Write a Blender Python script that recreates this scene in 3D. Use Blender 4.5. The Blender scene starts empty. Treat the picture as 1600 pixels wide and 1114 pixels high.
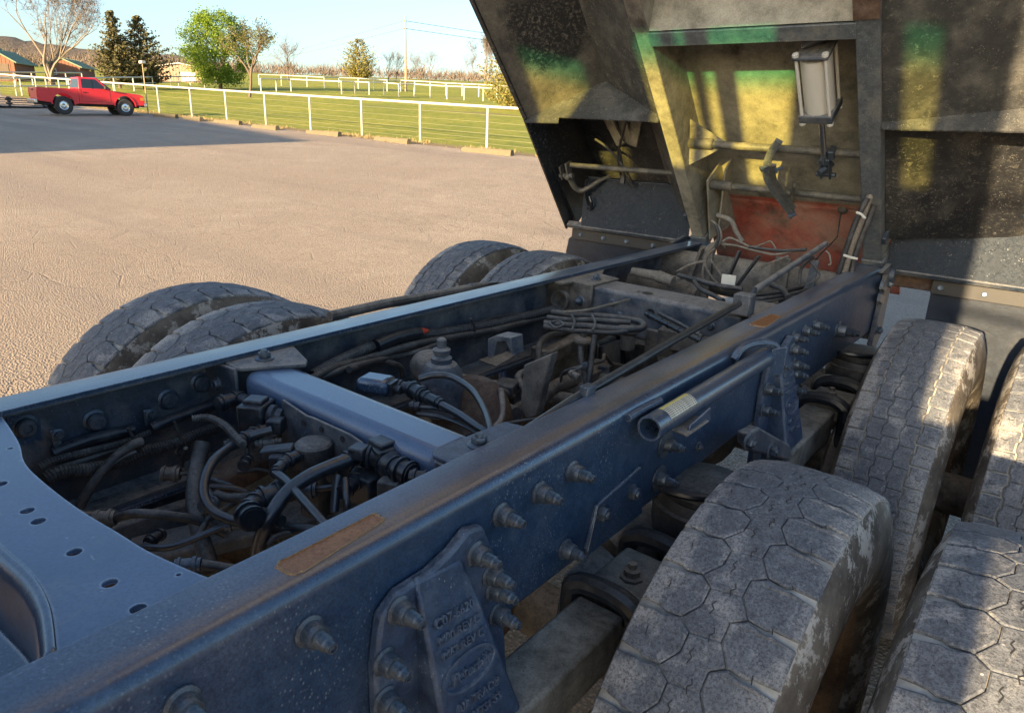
import bpy, math, random
from math import sin, cos, pi, radians, exp, log
from mathutils import Vector as V, Matrix
random.seed(7)
scene = bpy.context.scene
# ---------------------------------------------------------------- camera, sky, sun, exposure
cam = bpy.data.cameras.new('camera'); camo = bpy.data.objects.new('camera', cam)
scene.collection.objects.link(camo); scene.camera = camo
cam.sensor_width = 36; cam.lens = 24.769; cam.clip_start = .02; cam.clip_end = 3000
camo.matrix_world = Matrix([(0.77548, -0.2252, 0.58985, 1.01892), (0.63035, 0.22283, -0.74365, 0.0), (0.03604, 0.94849, 0.31475, 0.49739), (0.0, 0.0, 0.0, 1.0)])
SUN_EL = radians(12.0); SUN_DX = -.06          # light travels (SUN_DX, 1, -tan(el)): low evening sun behind the cab
world = bpy.data.worlds.new('World'); scene.world = world; world.use_nodes = True
wn = world.node_tree.nodes; wl = world.node_tree.links
sky = wn.new('ShaderNodeTexSky'); sky.sky_type = 'NISHITA'; sky.sun_disc = False
sky.sun_elevation = SUN_EL; sky.sun_rotation = math.atan2(-SUN_DX, -1.0)
sky.air_density = 1.0; sky.dust_density = 2.3; sky.ozone_density = 2.5; sky.altitude = 200
wl.new(sky.outputs[0], wn['Background'].inputs[0]); wn['Background'].inputs[1].default_value = .102
sl = bpy.data.lights.new('sun', 'SUN'); sl.energy = 5.0; sl.angle = radians(.5); sl.color = (1, .74, .43)
so = bpy.data.objects.new('sun', sl); scene.collection.objects.link(so)
so.rotation_euler = V((SUN_DX, 1, -math.tan(SUN_EL))).to_track_quat('-Z', 'Y').to_euler()
scene.view_settings.view_transform = 'Standard'; scene.view_settings.look = 'None'
scene.view_settings.exposure = 2.0; scene.view_settings.gamma = 1
scene.render.engine = 'CYCLES'; scene.cycles.max_bounces = 6; scene.cycles.transparent_max_bounces = 8

# ---------------------------------------------------------------- helpers
COL = scene.collection
class MB:
    def __init__(s): s.v = []; s.f = []
    def add(s, vs, fs):
        o = len(s.v); s.v += [tuple(p) for p in vs]; s.f += [tuple(i + o for i in f) for f in fs]; return s
    def box(s, a, b):
        x0, x1 = sorted((a[0], b[0])); y0, y1 = sorted((a[1], b[1])); z0, z1 = sorted((a[2], b[2]))
        return s.add([(x0,y0,z0),(x1,y0,z0),(x1,y1,z0),(x0,y1,z0),(x0,y0,z1),(x1,y0,z1),(x1,y1,z1),(x0,y1,z1)],
                     [(3,2,1,0),(4,5,6,7),(0,1,5,4),(1,2,6,5),(2,3,7,6),(3,0,4,7)])
    def ext(s, poly, vec):
        n = len(poly); p = [V(a) for a in poly]; d = V(vec)
        nrm = V((0,0,0))
        for i in range(n): nrm += p[i].cross(p[(i+1) % n])
        fs = [tuple(range(n))[::-1], tuple(range(n, 2*n))] + [(i, (i+1) % n, n + (i+1) % n, n + i) for i in range(n)]
        if nrm.dot(d) < 0: fs = [f[::-1] for f in fs]
        return s.add(p + [a + d for a in p], fs)
    def bar(s, a, b, w, h, up=(0,0,1)):
        a, b = V(a), V(b); d = (b - a).normalized(); u = V(up); r = d.cross(u)
        if r.length < 1e-4: r = d.cross(V((1,0,0)))
        r.normalize(); u = r.cross(d)
        q = [a + r*(i*w/2) + u*(j*h/2) for i, j in ((-1,-1),(1,-1),(1,1),(-1,1))]
        return s.ext(q, b - a)
    def lathe(s, prof, o=(0,0,0), ax=(0,0,1), n=20, cap=True):
        ax = V(ax).normalized(); t = V((1,0,0)) if abs(ax.x) < .9 else V((0,1,0))
        e1 = ax.cross(t).normalized(); e2 = ax.cross(e1); o = V(o); vs = []; fs = []
        for r, z in prof:
            for k in range(n):
                a = 2*pi*k/n; vs.append(o + ax*z + (e1*cos(a) + e2*sin(a))*r)
        for i in range(len(prof) - 1):
            for k in range(n):
                k2 = (k+1) % n; fs.append((i*n+k, i*n+k2, (i+1)*n+k2, (i+1)*n+k))
        if cap:
            fs.append(tuple(range(n))[::-1]); m = (len(prof)-1)*n; fs.append(tuple(range(m, m+n)))
        return s.add(vs, fs)
    def cyl(s, a, b, r, r2=None, n=16):
        a, b = V(a), V(b); L = (b-a).length
        return s.lathe([(r, 0), (r if r2 is None else r2, L)], a, b - a, n)
    def pipe(s, a, b, r, ri, n=20):
        a, b = V(a), V(b); L = (b-a).length
        return s.lathe([(ri, 0), (r, 0), (r, L), (ri, L), (ri, 0)], a, b-a, n, cap=False)
    def tube(s, pts, r, n=10, sub=6, corr=0, r2=None):
        P = smooth(pts, sub); m = len(P)
        if corr:
            L = [0]
            for i in range(1, m): L.append(L[-1] + (P[i]-P[i-1]).length)
            k = max(4, int(L[-1]/corr*4)); Q = []; j = 0
            for i in range(k+1):
                t = L[-1]*i/k
                while j < m-2 and L[j+1] < t: j += 1
                u = (t-L[j])/max(1e-6, L[j+1]-L[j]); Q.append(P[j].lerp(P[j+1], min(1, u)))
            P = Q; m = len(P)
        vs = []; fs = []; e = None
        for i in range(m):
            d = (P[min(i+1, m-1)] - P[max(i-1, 0)]).normalized()
            if e is None: e = d.cross(V((0,0,1)) if abs(d.z) < .9 else V((1,0,0))).normalized()
            else: e = (e - d*e.dot(d)).normalized()
            g = d.cross(e); rr = r if r2 is None else r + (r2-r)*i/(m-1)
            if corr: rr *= (1.0, 1.0, .84, .84)[i % 4]
            for k in range(n):
                a = 2*pi*k/n; vs.append(P[i] + (e*cos(a) + g*sin(a))*rr)
        for i in range(m-1):
            for k in range(n):
                k2 = (k+1) % n; fs.append((i*n+k, i*n+k2, (i+1)*n+k2, (i+1)*n+k))
        fs.append(tuple(range(n))[::-1]); fs.append(tuple(range((m-1)*n, m*n)))
        return s.add(vs, fs)
    def ball(s, c, r, n=12, sc=(1,1,1)):
        k = n//2; pr = [(max(1e-4, r*sin(pi*i/k)), -r*cos(pi*i/k)) for i in range(k+1)]
        o = len(s.v); s.lathe(pr, (0,0,0), (0,0,1), n, cap=False)
        for i in range(o, len(s.v)):
            p = s.v[i]; s.v[i] = (c[0]+p[0]*sc[0], c[1]+p[1]*sc[1], c[2]+p[2]*sc[2])
        return s
    def tr(s, M):
        s.v = [tuple(M @ V(p)) for p in s.v]; return s
    def mesh(s, name, mat, sm=True, ang=35):
        me = bpy.data.meshes.new(name); me.from_pydata(s.v, [], s.f)
        for m in (mat if isinstance(mat, (list, tuple)) else [mat]): me.materials.append(m)
        if sm:
            me.polygons.foreach_set('use_smooth', [True]*len(me.polygons)); me.set_sharp_from_angle(angle=radians(ang))
        me.update(); return me
    def build(s, name, mat, parent=None, sm=True, bevel=0, ang=35, M=None):
        return link(name, s.mesh(name, mat, sm, ang), parent, bevel, M)
def link(name, me, parent=None, bevel=0, M=None, seg=2):
    o = bpy.data.objects.new(name, me); COL.objects.link(o)
    if parent is not None: o.parent = parent
    if M is not None: o.matrix_local = M
    if bevel:
        b = o.modifiers.new('bevel', 'BEVEL'); b.width = bevel; b.segments = 2 if b.width < .02 else 5; b.limit_method = 'ANGLE'; b.angle_limit = radians(40)
    return o
def smooth(pts, k):
    p = [V(a) for a in pts]
    if len(p) < 3 or k < 2: return p
    q = [p[0]*2 - p[1]] + p + [p[-1]*2 - p[-2]]; out = []
    for i in range(1, len(q)-2):
        a, b, c, d = q[i-1:i+3]
        for j in range(k):
            t = j/k; out.append(.5*((2*b) + (c-a)*t + (2*a-5*b+4*c-d)*t*t + (3*b-a-3*c+d)*t**3))
    return out + [p[-1]]
def tag(o, label=None, cat=None, group=None, kind=None):
    if label: o['label'] = label
    if cat: o['category'] = cat
    if group: o['group'] = group
    if kind: o['kind'] = kind
    return o
def empty(name, loc=(0,0,0), rz=0, parent=None):
    o = bpy.data.objects.new(name, None); COL.objects.link(o); o.location = loc; o.rotation_euler = (0,0,rz)
    if parent is not None: o.parent = parent
    return o
def rotto(d, o=(0,0,0)):
    return Matrix.Translation(V(o)) @ V(d).to_track_quat('Z', 'Y').to_matrix().to_4x4()
def copy_tree(o, parent=None):
    c = o.copy(); COL.objects.link(c)
    if parent is not None: c.parent = parent
    for ch in [x for x in bpy.data.objects if x.parent == o]: copy_tree(ch, c)
    return c

# ---------------------------------------------------------------- materials
class NT:
    def __init__(s, name):
        s.m = bpy.data.materials.new(name); s.m.use_nodes = True; s.t = s.m.node_tree; s.n = s.t.nodes
        s.b = s.n['Principled BSDF']; s.c = s.n.new('ShaderNodeTexCoord').outputs['Object']
    def l(s, a, b): s.t.links.new(a, b)
    def setin(s, i, v):
        if hasattr(v, 'is_linked') or isinstance(v, bpy.types.NodeSocket): s.l(v, i)
        elif isinstance(v, (tuple, list)): i.default_value = (*v, 1) if len(v) == 3 and len(i.default_value) == 4 else v
        else: i.default_value = v
    def map(s, sc, co=None):
        m = s.n.new('ShaderNodeMapping'); s.l(co or s.c, m.inputs[0]); m.inputs['Scale'].default_value = sc; return m.outputs[0]
    def noise(s, sc, det=4, rough=.6, co=None, dist=0):
        x = s.n.new('ShaderNodeTexNoise'); s.l(co or s.c, x.inputs['Vector']); x.inputs['Scale'].default_value = sc
        x.inputs['Detail'].default_value = det; x.inputs['Roughness'].default_value = rough; x.inputs['Distortion'].default_value = dist; return x.outputs[0]
    def vor(s, sc, feat='F1', co=None, out=0, rnd=1):
        x = s.n.new('ShaderNodeTexVoronoi'); x.feature = feat; s.l(co or s.c, x.inputs['Vector']); x.inputs['Scale'].default_value = sc
        x.inputs['Randomness'].default_value = rnd; return x.outputs[out]
    def ramp(s, v, a, b, lo=0., hi=1.):
        r = s.n.new('ShaderNodeMapRange'); s.l(v, r.inputs[0]); r.inputs[1].default_value = a; r.inputs[2].default_value = b
        r.inputs[3].default_value = lo; r.inputs[4].default_value = hi; return r.outputs[0]
    def math(s, op, a, b=0., c=0.):
        x = s.n.new('ShaderNodeMath'); x.operation = op; s.setin(x.inputs[0], a); s.setin(x.inputs[1], b); s.setin(x.inputs[2], c); return x.outputs[0]
    def mul(s, a, b): return s.math('MULTIPLY', a, b)
    def mix(s, f, a, b, mode='MIX'):
        x = s.n.new('ShaderNodeMix'); x.data_type = 'RGBA'; x.blend_type = mode
        s.setin(x.inputs[0], f); s.setin(x.inputs[6], a); s.setin(x.inputs[7], b); return x.outputs[2]
    def xyz(s, co=None):
        x = s.n.new('ShaderNodeSeparateXYZ'); s.l(co or s.c, x.inputs[0]); return x.outputs
    def up(s):
        g = s.n.new('ShaderNodeNewGeometry'); return s.xyz(g.outputs['Normal'])[2]
    def edge(s, r=.006):
        b = s.n.new('ShaderNodeBevel'); b.samples = 4; b.inputs[0].default_value = r; g = s.n.new('ShaderNodeNewGeometry'); d = s.n.new('ShaderNodeVectorMath'); d.operation = 'DOT_PRODUCT'
        s.l(b.outputs[0], d.inputs[0]); s.l(g.outputs['Normal'], d.inputs[1]); return s.ramp(d.outputs['Value'], .97, .86)
    def bump(s, h, st, dist=.01):
        x = s.n.new('ShaderNodeBump'); s.l(h, x.inputs['Height']); x.inputs['Strength'].default_value = st; x.inputs['Distance'].default_value = dist
        s.l(x.outputs[0], s.b.inputs['Normal'])
    def out(s, col, rough=.5, metal=0., spec=None):
        s.setin(s.b.inputs['Base Color'], col); s.setin(s.b.inputs['Roughness'], rough); s.setin(s.b.inputs['Metallic'], metal)
        if spec is not None: s.b.inputs['Specular IOR Level'].default_value = spec
        return s.m
def grime(name, base, rough=.5, metal=0., dust=(.23,.19,.14), amt=.4, up=.35, scale=7, speck=0, spcol=(.5,.5,.48), bump=.15, var=.35, spec=None, stain=None, rearward=0, mott=0, mcol=(.33,.31,.25), ms=38, splotch=None, edge=0, ecol=None, grain=.45, blot=None):
    base = tuple(min(.8, b*1.5) for b in base); dust = tuple(b*2.0 for b in dust); stain = stain and tuple(b*1.1 for b in stain)
    t = NT(name); n1 = t.noise(scale, 6, .65); n2 = t.noise(scale*6, 4, .7)
    c = t.mix(t.ramp(n2, .3, .7), tuple(b*(1-var) for b in base), tuple(min(1, b*(1+var)) for b in base))
    if stain: c = t.mix(t.ramp(t.noise(scale*.7, 5, .7, dist=.6), .52, .66), c, stain)
    d = t.ramp(n1, .62 - .34*amt, .80 - .2*amt)
    d = t.math('ADD', t.mul(d, amt), t.mul(t.mul(t.ramp(t.up(), .3, 1.), up), t.ramp(n2, .25, .6)))
    if rearward: d = t.math('ADD', d, t.mul(t.ramp(t.xyz()[1], 1.1, 2.6), t.mul(t.ramp(n1, .3, .6), rearward)))
    d = t.math('MINIMUM', d, .97)
    c = t.mix(d, c, dust)
    if mott:
        mm = t.ramp(t.noise(ms, 5, .75, dist=.7), .56, .66); c = t.mix(t.mul(mm, mott), c, mcol); n2 = t.math('ADD', n2, t.mul(mm, 1.5))
    if splotch: c = t.mix(t.mul(t.ramp(t.math('ADD', t.noise(2.2, 3, .55), t.mul(n2, .12)), .56, .62), t.ramp(t.noise(60, 3, .7), .3, .5, .35, 1)), c, splotch)
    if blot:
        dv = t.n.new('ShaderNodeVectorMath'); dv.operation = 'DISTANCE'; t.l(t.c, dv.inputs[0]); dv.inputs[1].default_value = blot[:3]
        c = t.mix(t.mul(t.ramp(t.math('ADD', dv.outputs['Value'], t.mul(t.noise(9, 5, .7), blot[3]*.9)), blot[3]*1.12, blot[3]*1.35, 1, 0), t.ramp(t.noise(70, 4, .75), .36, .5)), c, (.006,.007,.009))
    if speck:
        v = t.vor(150, co=t.map((1,1,.6))); c = t.mix(t.mul(t.ramp(v, .10, .22, 1, 0), t.mul(t.ramp(t.noise(23, 3), .5, .62), speck)), c, spcol)
    if edge: c = t.mix(t.mul(t.edge(), t.mul(t.ramp(t.noise(35, 4, .7), .35, .6), edge)), c, ecol or tuple(x*1.15 for x in dust))
    gr = t.noise(260, 3, .8); c = t.mix(t.mul(t.ramp(gr, .42, .58), grain), t.mix(.35*grain, c, (.5,.5,.5)) if False else c, t.mix(.55, c, (.004,.004,.005))); n2 = t.math('ADD', n2, t.mul(gr, .5))
    if bump: t.bump(t.math('ADD', n2, t.mul(n1, .5)), bump, .004)
    r = t.ramp(d, 0, 1, rough, max(rough, .85))
    return t.out(c, r, metal, spec)
# ---------------------------------------------------------------- terrain and setting
HX, HY = -.62143, .78347                        # the lot rises gently in this direction
def sp(a, k): return k*(a/k if a/k > 30 else math.log1p(exp(a/k)))
def tz(x, y):
    t = (x-1.019)*HX + y*HY
    return -1.11 + .041*sp(t-3.5, 1) + .019*sp(t-35, 6) - .055*sp(t-310, 25)
def G(p, dz=0): return (p[0], p[1], tz(p[0], p[1]) + dz)
def sheet(name, xs, ys, dz, m):
    b = MB(); b.v = [(x, y, tz(x, y) + dz) for y in ys for x in xs]; n = len(xs)
    b.f = [(j*n+i, j*n+i+1, (j+1)*n+i+1, (j+1)*n+i) for j in range(len(ys)-1) for i in range(n-1)]
    return tag(b.build(name, m, ang=80), kind='structure')
t = NT('grass_field'); X = t.xyz()
n1 = t.noise(.16, 6, .7); n2 = t.noise(2.2, 6, .75); n3 = t.noise(18, 4, .8)
c = t.mix(t.ramp(n1, .35, .65), (.19,.22,.02), (.38,.34,.045))
c = t.mix(t.ramp(n2, .42, .66), c, (.12,.165,.018)); c = t.mix(t.ramp(n3, .5, .75), c, (.36,.30,.085))
verge = t.math('ADD', X[1], t.ramp(n2, .2, .8, -1.0, 1.0))
c = t.mix(t.ramp(verge, 17.1, 17.9, 1, 0), c, t.mix(n3, (.32,.23,.13), (.16,.11,.06)))
c = t.mix(t.mul(t.ramp(t.noise(.35, 3, .5, co=t.map((.3,1,1))), .60, .68), t.ramp(X[1], 30, 40)), c, (.21,.165,.10))
t.bump(t.math('ADD', n3, t.mul(n2, .6)), .5, .08); M_GRASS = t.out(c, .95, spec=.2)
t = NT('chip_seal_asphalt')
v1 = t.vor(62, 'F1', out=0); v2 = t.vor(9, 'DISTANCE_TO_EDGE', co=None); nd = t.noise(1.2, 5, .65, dist=.8); nb = t.noise(.22, 5, .6)
wv = t.noise(70, 4, .75)
st = t.noise(.9, 4, .6, co=t.map((.06, 1.0, 1), None))
c = t.mix(t.ramp(nd, .3, .72), (.40,.325,.25), (.56,.46,.36)); c = t.mix(t.ramp(nb, .4, .62), c, (.42,.335,.255), 'MIX')
c = t.mix(t.mul(t.ramp(v1, .3, .65), .55), c, (.17,.13,.095)); c = t.mix(t.ramp(wv, .55, .8, 0, .6), c, (.62,.51,.40))
crk = t.vor(2.6, 'DISTANCE_TO_EDGE', co=None)
cw = t.mul(t.ramp(crk, .0, .035, 1, 0), t.ramp(t.noise(.8, 3), .42, .58))
c = t.mix(t.mul(cw, .35), c, (.12,.10,.08)); c = t.mix(t.mul(t.ramp(st, .52, .64), .6), c, (.27,.22,.18)); rt_ = t.n.new('ShaderNodeMapping'); t.l(t.c, rt_.inputs[0]); rt_.inputs['Rotation'].default_value = (0,0,.5); rt_.inputs['Scale'].default_value = (.10,1.3,1); c = t.mix(t.ramp(t.noise(.8, 5, .65, co=rt_.outputs[0], dist=.3), .55, .68, 0, .5), c, (.26,.215,.175)); c = t.mix(t.ramp(t.noise(3.5, 6, .75), .56, .72, 0, .45), c, (.30,.24,.185)); c = t.mix(t.ramp(t.noise(.07, 4, .6), .5, .68, 0, .4), c, (.33,.27,.215))
t.bump(t.math('SUBTRACT', t.math('ADD', t.ramp(v1, .0, .6, 1, 0), t.mul(wv, .8)), t.mul(cw, .5)), 1.0, .016); M_LOT = t.out(c, .9, spec=.25)
def frange(a, b, s):
    r = []; x = a
    while x < b: r.append(x); x += s
    return r + [b]
gx = [-1400,-1000,-700,-500,-350] + frange(-250, 60, 4) + [100,200,400,800]
gy = [-600,-300,-120] + frange(-60, 30, 1.5) + frange(33, 220, 4) + [260,300,350,420,520,700,1000,1400]
sheet('ground', gx, gy, -.035, M_GRASS)
sheet('parking_lot', frange(-64, 34, 1.4), frange(-46, 16.4, 1.2), .0, M_LOT)
# distant wooded ridge
t = NT('distant_woods'); n1 = t.noise(.05, 6, .75); n2 = t.noise(.35, 4, .7)
c = t.mix(t.ramp(n1, .35, .65), (.17,.125,.09), (.24,.185,.135)); c = t.mix(t.ramp(n2, .5, .7), c, (.11,.11,.06)); t.bump(n2, 1, 2.0); M_RIDGE = t.out(c, .95, spec=.1)
b = MB(); rows = []; N = 300
for k in range(5):
    row = []
    for i in range(N+1):
        a = -1.75 + 2.5*i/N; D = 560 + 70*k
        hgt = (0, .55, .85, 1., .6)[k]*(33 + 20*max(0, -(a+.95))*1.9 + 4*sin(a*9) + 3*sin(a*23+1) + random.uniform(-1.2, 1.2))
        row.append((1 + D*sin(a), D*cos(a), max(-4, 5 + hgt)))
    rows += row
b.v = rows; b.f = [(k*(N+1)+i, k*(N+1)+i+1, (k+1)*(N+1)+i+1, (k+1)*(N+1)+i) for k in range(4) for i in range(N)]
tag(b.build('hills', M_RIDGE, ang=80), kind='structure')

# ---------------------------------------------------------------- vegetation
def bark(name, a, b_):
    t = NT(name); n = t.noise(6, 5, .7, co=t.map((3,3,.6))); t.bump(n, .5, .03); return t.out(t.mix(n, a, b_), .9, spec=.2)
def leafm(name, a, b_, tl=.25):
    t = NT(name); n = t.noise(.9, 3, .6); n2 = t.noise(7, 2); c = t.mix(t.ramp(n, .35, .65), a, b_); c = t.mix(t.ramp(n2, .4, .7, 0, .5), c, tuple(x*1.5 for x in b_))
    t.out(c, .75, spec=.25); tr = t.n.new('ShaderNodeBsdfTranslucent'); t.l(c, tr.inputs[0]); mx = t.n.new('ShaderNodeMixShader'); mx.inputs[0].default_value = tl
    t.l(t.b.outputs[0], mx.inputs[1]); t.l(tr.outputs[0], mx.inputs[2]); t.l(mx.outputs[0], t.n['Material Output'].inputs[0]); return t.m
M_BARK = bark('bark_pale', (.13,.105,.08), (.27,.22,.17)); M_BARKD = bark('bark_dark', (.10,.075,.05), (.17,.13,.10)); M_TWIG = bark('twig_brown', (.095,.075,.06), (.17,.135,.11))
M_LEAF = leafm('leaf_spring_green', (.085,.15,.016), (.19,.27,.03), .35); M_LEAF2 = leafm('leaf_sparse', (.05,.06,.018), (.13,.13,.03), .2)
M_NEEDLE = leafm('needle_dark', (.042,.045,.02), (.115,.10,.042), .12); M_NEEDLE2 = leafm('needle_olive', (.11,.11,.024), (.22,.19,.05), .15)
def quad(b, p, s, rng, flat=0):
    d = V((rng.uniform(-1,1), rng.uniform(-1,1), rng.uniform(-1,1)*(1-flat))).normalized(); e = d.cross(V((rng.uniform(-1,1), rng.uniform(-1,1), rng.uniform(-1,1)))).normalized()
    p = V(p); b.add([p - d*s - e*s*.25, p - e*s*.5, p + d*s, p + e*s*.5], [(0,1,2,3)])
def grow(b, p, d, r, L, dep, rng, tips, spread=.55, lift=.12, n=5, taper=.62, kids=(2,3)):
    P = [V(p)]; dd = V(d).normalized(); k = 4 if dep > 1 else 3
    for i in range(k):
        dd = (dd + V((rng.gauss(0,.13), rng.gauss(0,.13), rng.gauss(0,.07)+lift*.3))).normalized(); P.append(P[-1] + dd*L/k)
    b.tube(P, r, n if dep > 1 else 3, 1, 0, r*taper)
    if dep == 0: tips.append(P[-1]); return
    for j in range(rng.randint(*kids)):
        i = k if j == 0 else rng.randint(max(1, k-2), k)
        a = V((rng.gauss(0,1), rng.gauss(0,1), rng.gauss(0,.5))).normalized()
        grow(b, P[i], (dd + a*spread*(.45 if j == 0 else 1.1) + V((0,0,lift))).normalized(), r*taper*(.98 if j == 0 else .75), L*rng.uniform(.66,.86), dep-1, rng, tips, spread, lift, n, taper, kids)
    if dep <= 2: tips.append(P[2])
def tree(name, base, h, kind, label, seed, group=None, w=None):
    rng = random.Random(seed); root = empty(name, base); tag(root, label, 'tree', group)
    tb = MB(); lb = MB(); tips = []; w = w or h*.4
    if kind == 'bare':
        big = h > 7.4
        for q in range(4 if big else 2):
            a = q*1.7 + rng.uniform(0, 1); grow(tb, (cos(a)*h*.012, sin(a)*h*.012, 0), (cos(a)*.16, sin(a)*.16, 1), h*(.018 if big else .014), h*.30, 6 if big else 5, rng, tips, .42 if big else .6, .16 if big else .08, 6, .60 if big else .7, (2,3))
        zz = max(p[2] for p in tb.v); rr_ = sorted(math.hypot(p[0], p[1]) for p in tb.v)[int(len(tb.v)*.97)]; fx = w*.5/rr_ if big else w*.62/rr_
        tb.v = [(x*fx, y*fx, z*h/zz) for x, y, z in tb.v]; tb.build('trunk', M_BARK if big else M_TWIG, root)
        cb = MB()
        for p in tips:
            p = V((p.x*fx, p.y*fx, p.z*h/zz))
            for _ in range(4):
                d = V((rng.gauss(0,1), rng.gauss(0,1), rng.gauss(.7,.7))).normalized()*h*rng.uniform(.03,.075)
                e = d.cross(V((rng.gauss(0,1), rng.gauss(0,1), 1))).normalized()*h*.0016; cb.add([p-e, p+e, p+d], [(0,1,2)])
        cb.build('crown', M_TWIG, root)
    elif kind == 'leafy' or kind == 'sparse':
        grow(tb, (0,0,0), (0.02,0,1), h*(.03 if kind == 'leafy' else .022), h*.3, 4, rng, tips, .75, .12, 6, .66, (3,4)); zz = max(p[2] for p in tb.v)
        f = h*.93/zz; tb.v = [(x*f*.9, y*f*.9, z*f) for x, y, z in tb.v]; tb.build('trunk', M_BARKD, root)
        if kind == 'leafy':
            cl = []
            for _ in range(170):
                z = rng.uniform(.10, .96); rr = w*.5*(sin(pi*min(1, max(.02, (z-.04)*1.03)))**.5); a = rng.uniform(0, 6.28); q = rr*rng.uniform(.25, 1)**.6
                cl.append(V((q*cos(a), q*sin(a), z*h)))
            for p in cl:
                s = h*rng.uniform(.035, .075)
                for _ in range(110): quad(lb, p + V((rng.gauss(0,s), rng.gauss(0,s), rng.gauss(0,s*.8))), h*rng.uniform(.010,.019), rng)
        else:
            for p in tips:
                p = V((p.x*f*.9, p.y*f*.9, p.z*f))
                for _ in range(9): quad(lb, p + V((rng.gauss(0,.16), rng.gauss(0,.16), rng.gauss(0,.14))), rng.uniform(.05,.1), rng)
        lb.build('crown', M_LEAF if kind == 'leafy' else M_LEAF2, root, sm=False)
    else:
        tb.cyl((0,0,0), (0,0,h*.9), h*.02, h*.004, 7).build('trunk', M_BARKD, root)
        nl = 46
        for i in range(nl):
            z = .07 + .9*i/nl; R_ = w*.5*min(1, (1-z)*1.5+.04)*(1 if z > .14 else .8)*(.85+.2*sin(i*1.9)) if kind == 'cedar' else w*.5*sin(pi*min(.98, .12+z*.9))**.7*(.9+.15*sin(i*1.9))
            for _ in range(max(4, int(20*(1-z)))):
                a = rng.uniform(0, 6.28); L = R_*rng.uniform(.55, 1.12)
                for k in range(16):
                    u = rng.uniform(.25, 1); p = V((cos(a)*L*u, sin(a)*L*u, h*z + L*(.30*u*u - .06) + rng.gauss(0, h*.008)))
                    quad(lb, p + V((rng.gauss(0,.07), rng.gauss(0,.07), 0))*h*.16, h*rng.uniform(.013,.026), rng, .3)
        lb.build('crown', M_NEEDLE if kind == 'cedar' else M_NEEDLE2, root, sm=False)
    return root
tree('bare_tree', [(-75.07,26.91,2.18)][0], 9.6, 'bare', 'tall leafless tree with several pale trunks in front of the cabins', 11, w=10)
tree('conifer_tree', [(-68.67,30.09,2.09)][0], 6.5, 'cedar', 'dark narrow cedar standing on the cabin side of the pair', 3, w=4.6)
tree('conifer_tree', [(-69.22,32.5,2.23)][0], 6.3, 'cedar', 'dark wide cedar on the lawn between the narrow cedar and the maple', 5, w=6.6)
tree('leafy_tree', [(-71.2,41.17,2.71)][0], 7.2, 'leafy', 'round bright green leafy tree on the lawn', 9, w=7.0)
tree('leafy_tree', [(-53.15,33.29,1.67)][0], 6.0, 'sparse', 'dark thin-leaved tree with open branches beside the round green tree', 21, w=5)
tree('conifer_tree', [(-125.08,103.57,7.65)][0], 8.4, 'olive', 'olive cedar rising above the far fence beside the utility pole', 8, w=9.5)
tree('conifer_tree', [(-33.6,42.54,1.38)][0], 4.6, 'olive', 'yellow-green cedar close beside the raised dump bed', 13, w=6)
BG = 'leafless trees along the far field'
for i, (p, hh, ww) in enumerate(zip([(-124.87,111.23,8),(-126.75,115.16,8.25),(-132.69,127.53,9.05),(-136.71,135.83,9.59),(-111.74,76.88,5.9),(-128.37,148.07,9.85),(-124.27,138.11,9.24)], (7,7.6,8.4,8.2,7,13,8), (4.5,4,5.5,6,5,9,5))):
    tree('bare_tree', p, min(hh, 7.3) if hh < 9 else hh, 'bare', 'tall pale leafless tree behind the yellow-green cedar' if hh > 9 else 'small leafless tree at the far edge of the field', 40+i, None if hh > 9 else BG, ww)
# far woodland that reads as one mass
b = MB(); rng = random.Random(4)
for i in range(900):
    a = rng.uniform(-1.6, .2); D = rng.uniform(215, 330); p = V((1 + D*sin(a), D*cos(a), 0)); p.z = tz(p.x, p.y)
    hh = rng.uniform(2.2, 5.5)
    for k in range(34):
        d = V((rng.gauss(0,.5), rng.gauss(0,.5), 1)).normalized(); o = p + V((rng.gauss(0,1.8), rng.gauss(0,1.8), rng.uniform(0, hh*.5))); e = d.cross(V((rng.gauss(0,1), rng.gauss(0,1), .1))).normalized()*rng.uniform(.04,.16)
        L = hh*rng.uniform(.3,.6); b.add([o-e, o+e, o+d*L], [(0,1,2)])
tag(b.build('far_woodland', M_TWIG, sm=False), 'brown leafless brush and woods beyond the far field', 'woodland', kind='stuff')

# ---------------------------------------------------------------- fences, wheel stops, poles
t = NT('white_pipe_paint'); M_WHITE = t.out(t.mix(t.ramp(t.noise(3, 5), .55, .75), (.50,.49,.43), (.33,.30,.23)), .5)
t = NT('fence_wire'); M_WIRE = t.out((.42,.37,.25), .5, .4)
def fence(name, posts, h, label, wires=(), rr=.04, mids=()):
    root = empty(name, G(posts[0])); tag(root, label, 'fence'); o = V(root.location)
    P = [V(G(p)) - o for p in posts]
    pm = MB().cyl((0,0,-.3), (0,0,h), rr*.9, None, 10).mesh('post', M_WHITE)
    for p in P: link('post', pm, root, M=Matrix.Translation(p))
    for z in (h,) + tuple(mids):
        for i in range(len(P)-1): MB().cyl(P[i] + V((0,0,z)), P[i+1] + V((0,0,z)), rr if z == h else rr*.8, None, 8).build('rail', M_WHITE, root)
    for z in wires:
        b = MB()
        for i in range(len(P)-1): b.cyl(P[i] + V((0,-.05,z)), P[i+1] + V((0,-.05,z)), .003, None, 4)
        b.build('wire', M_WIRE, root)
    return root
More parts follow.
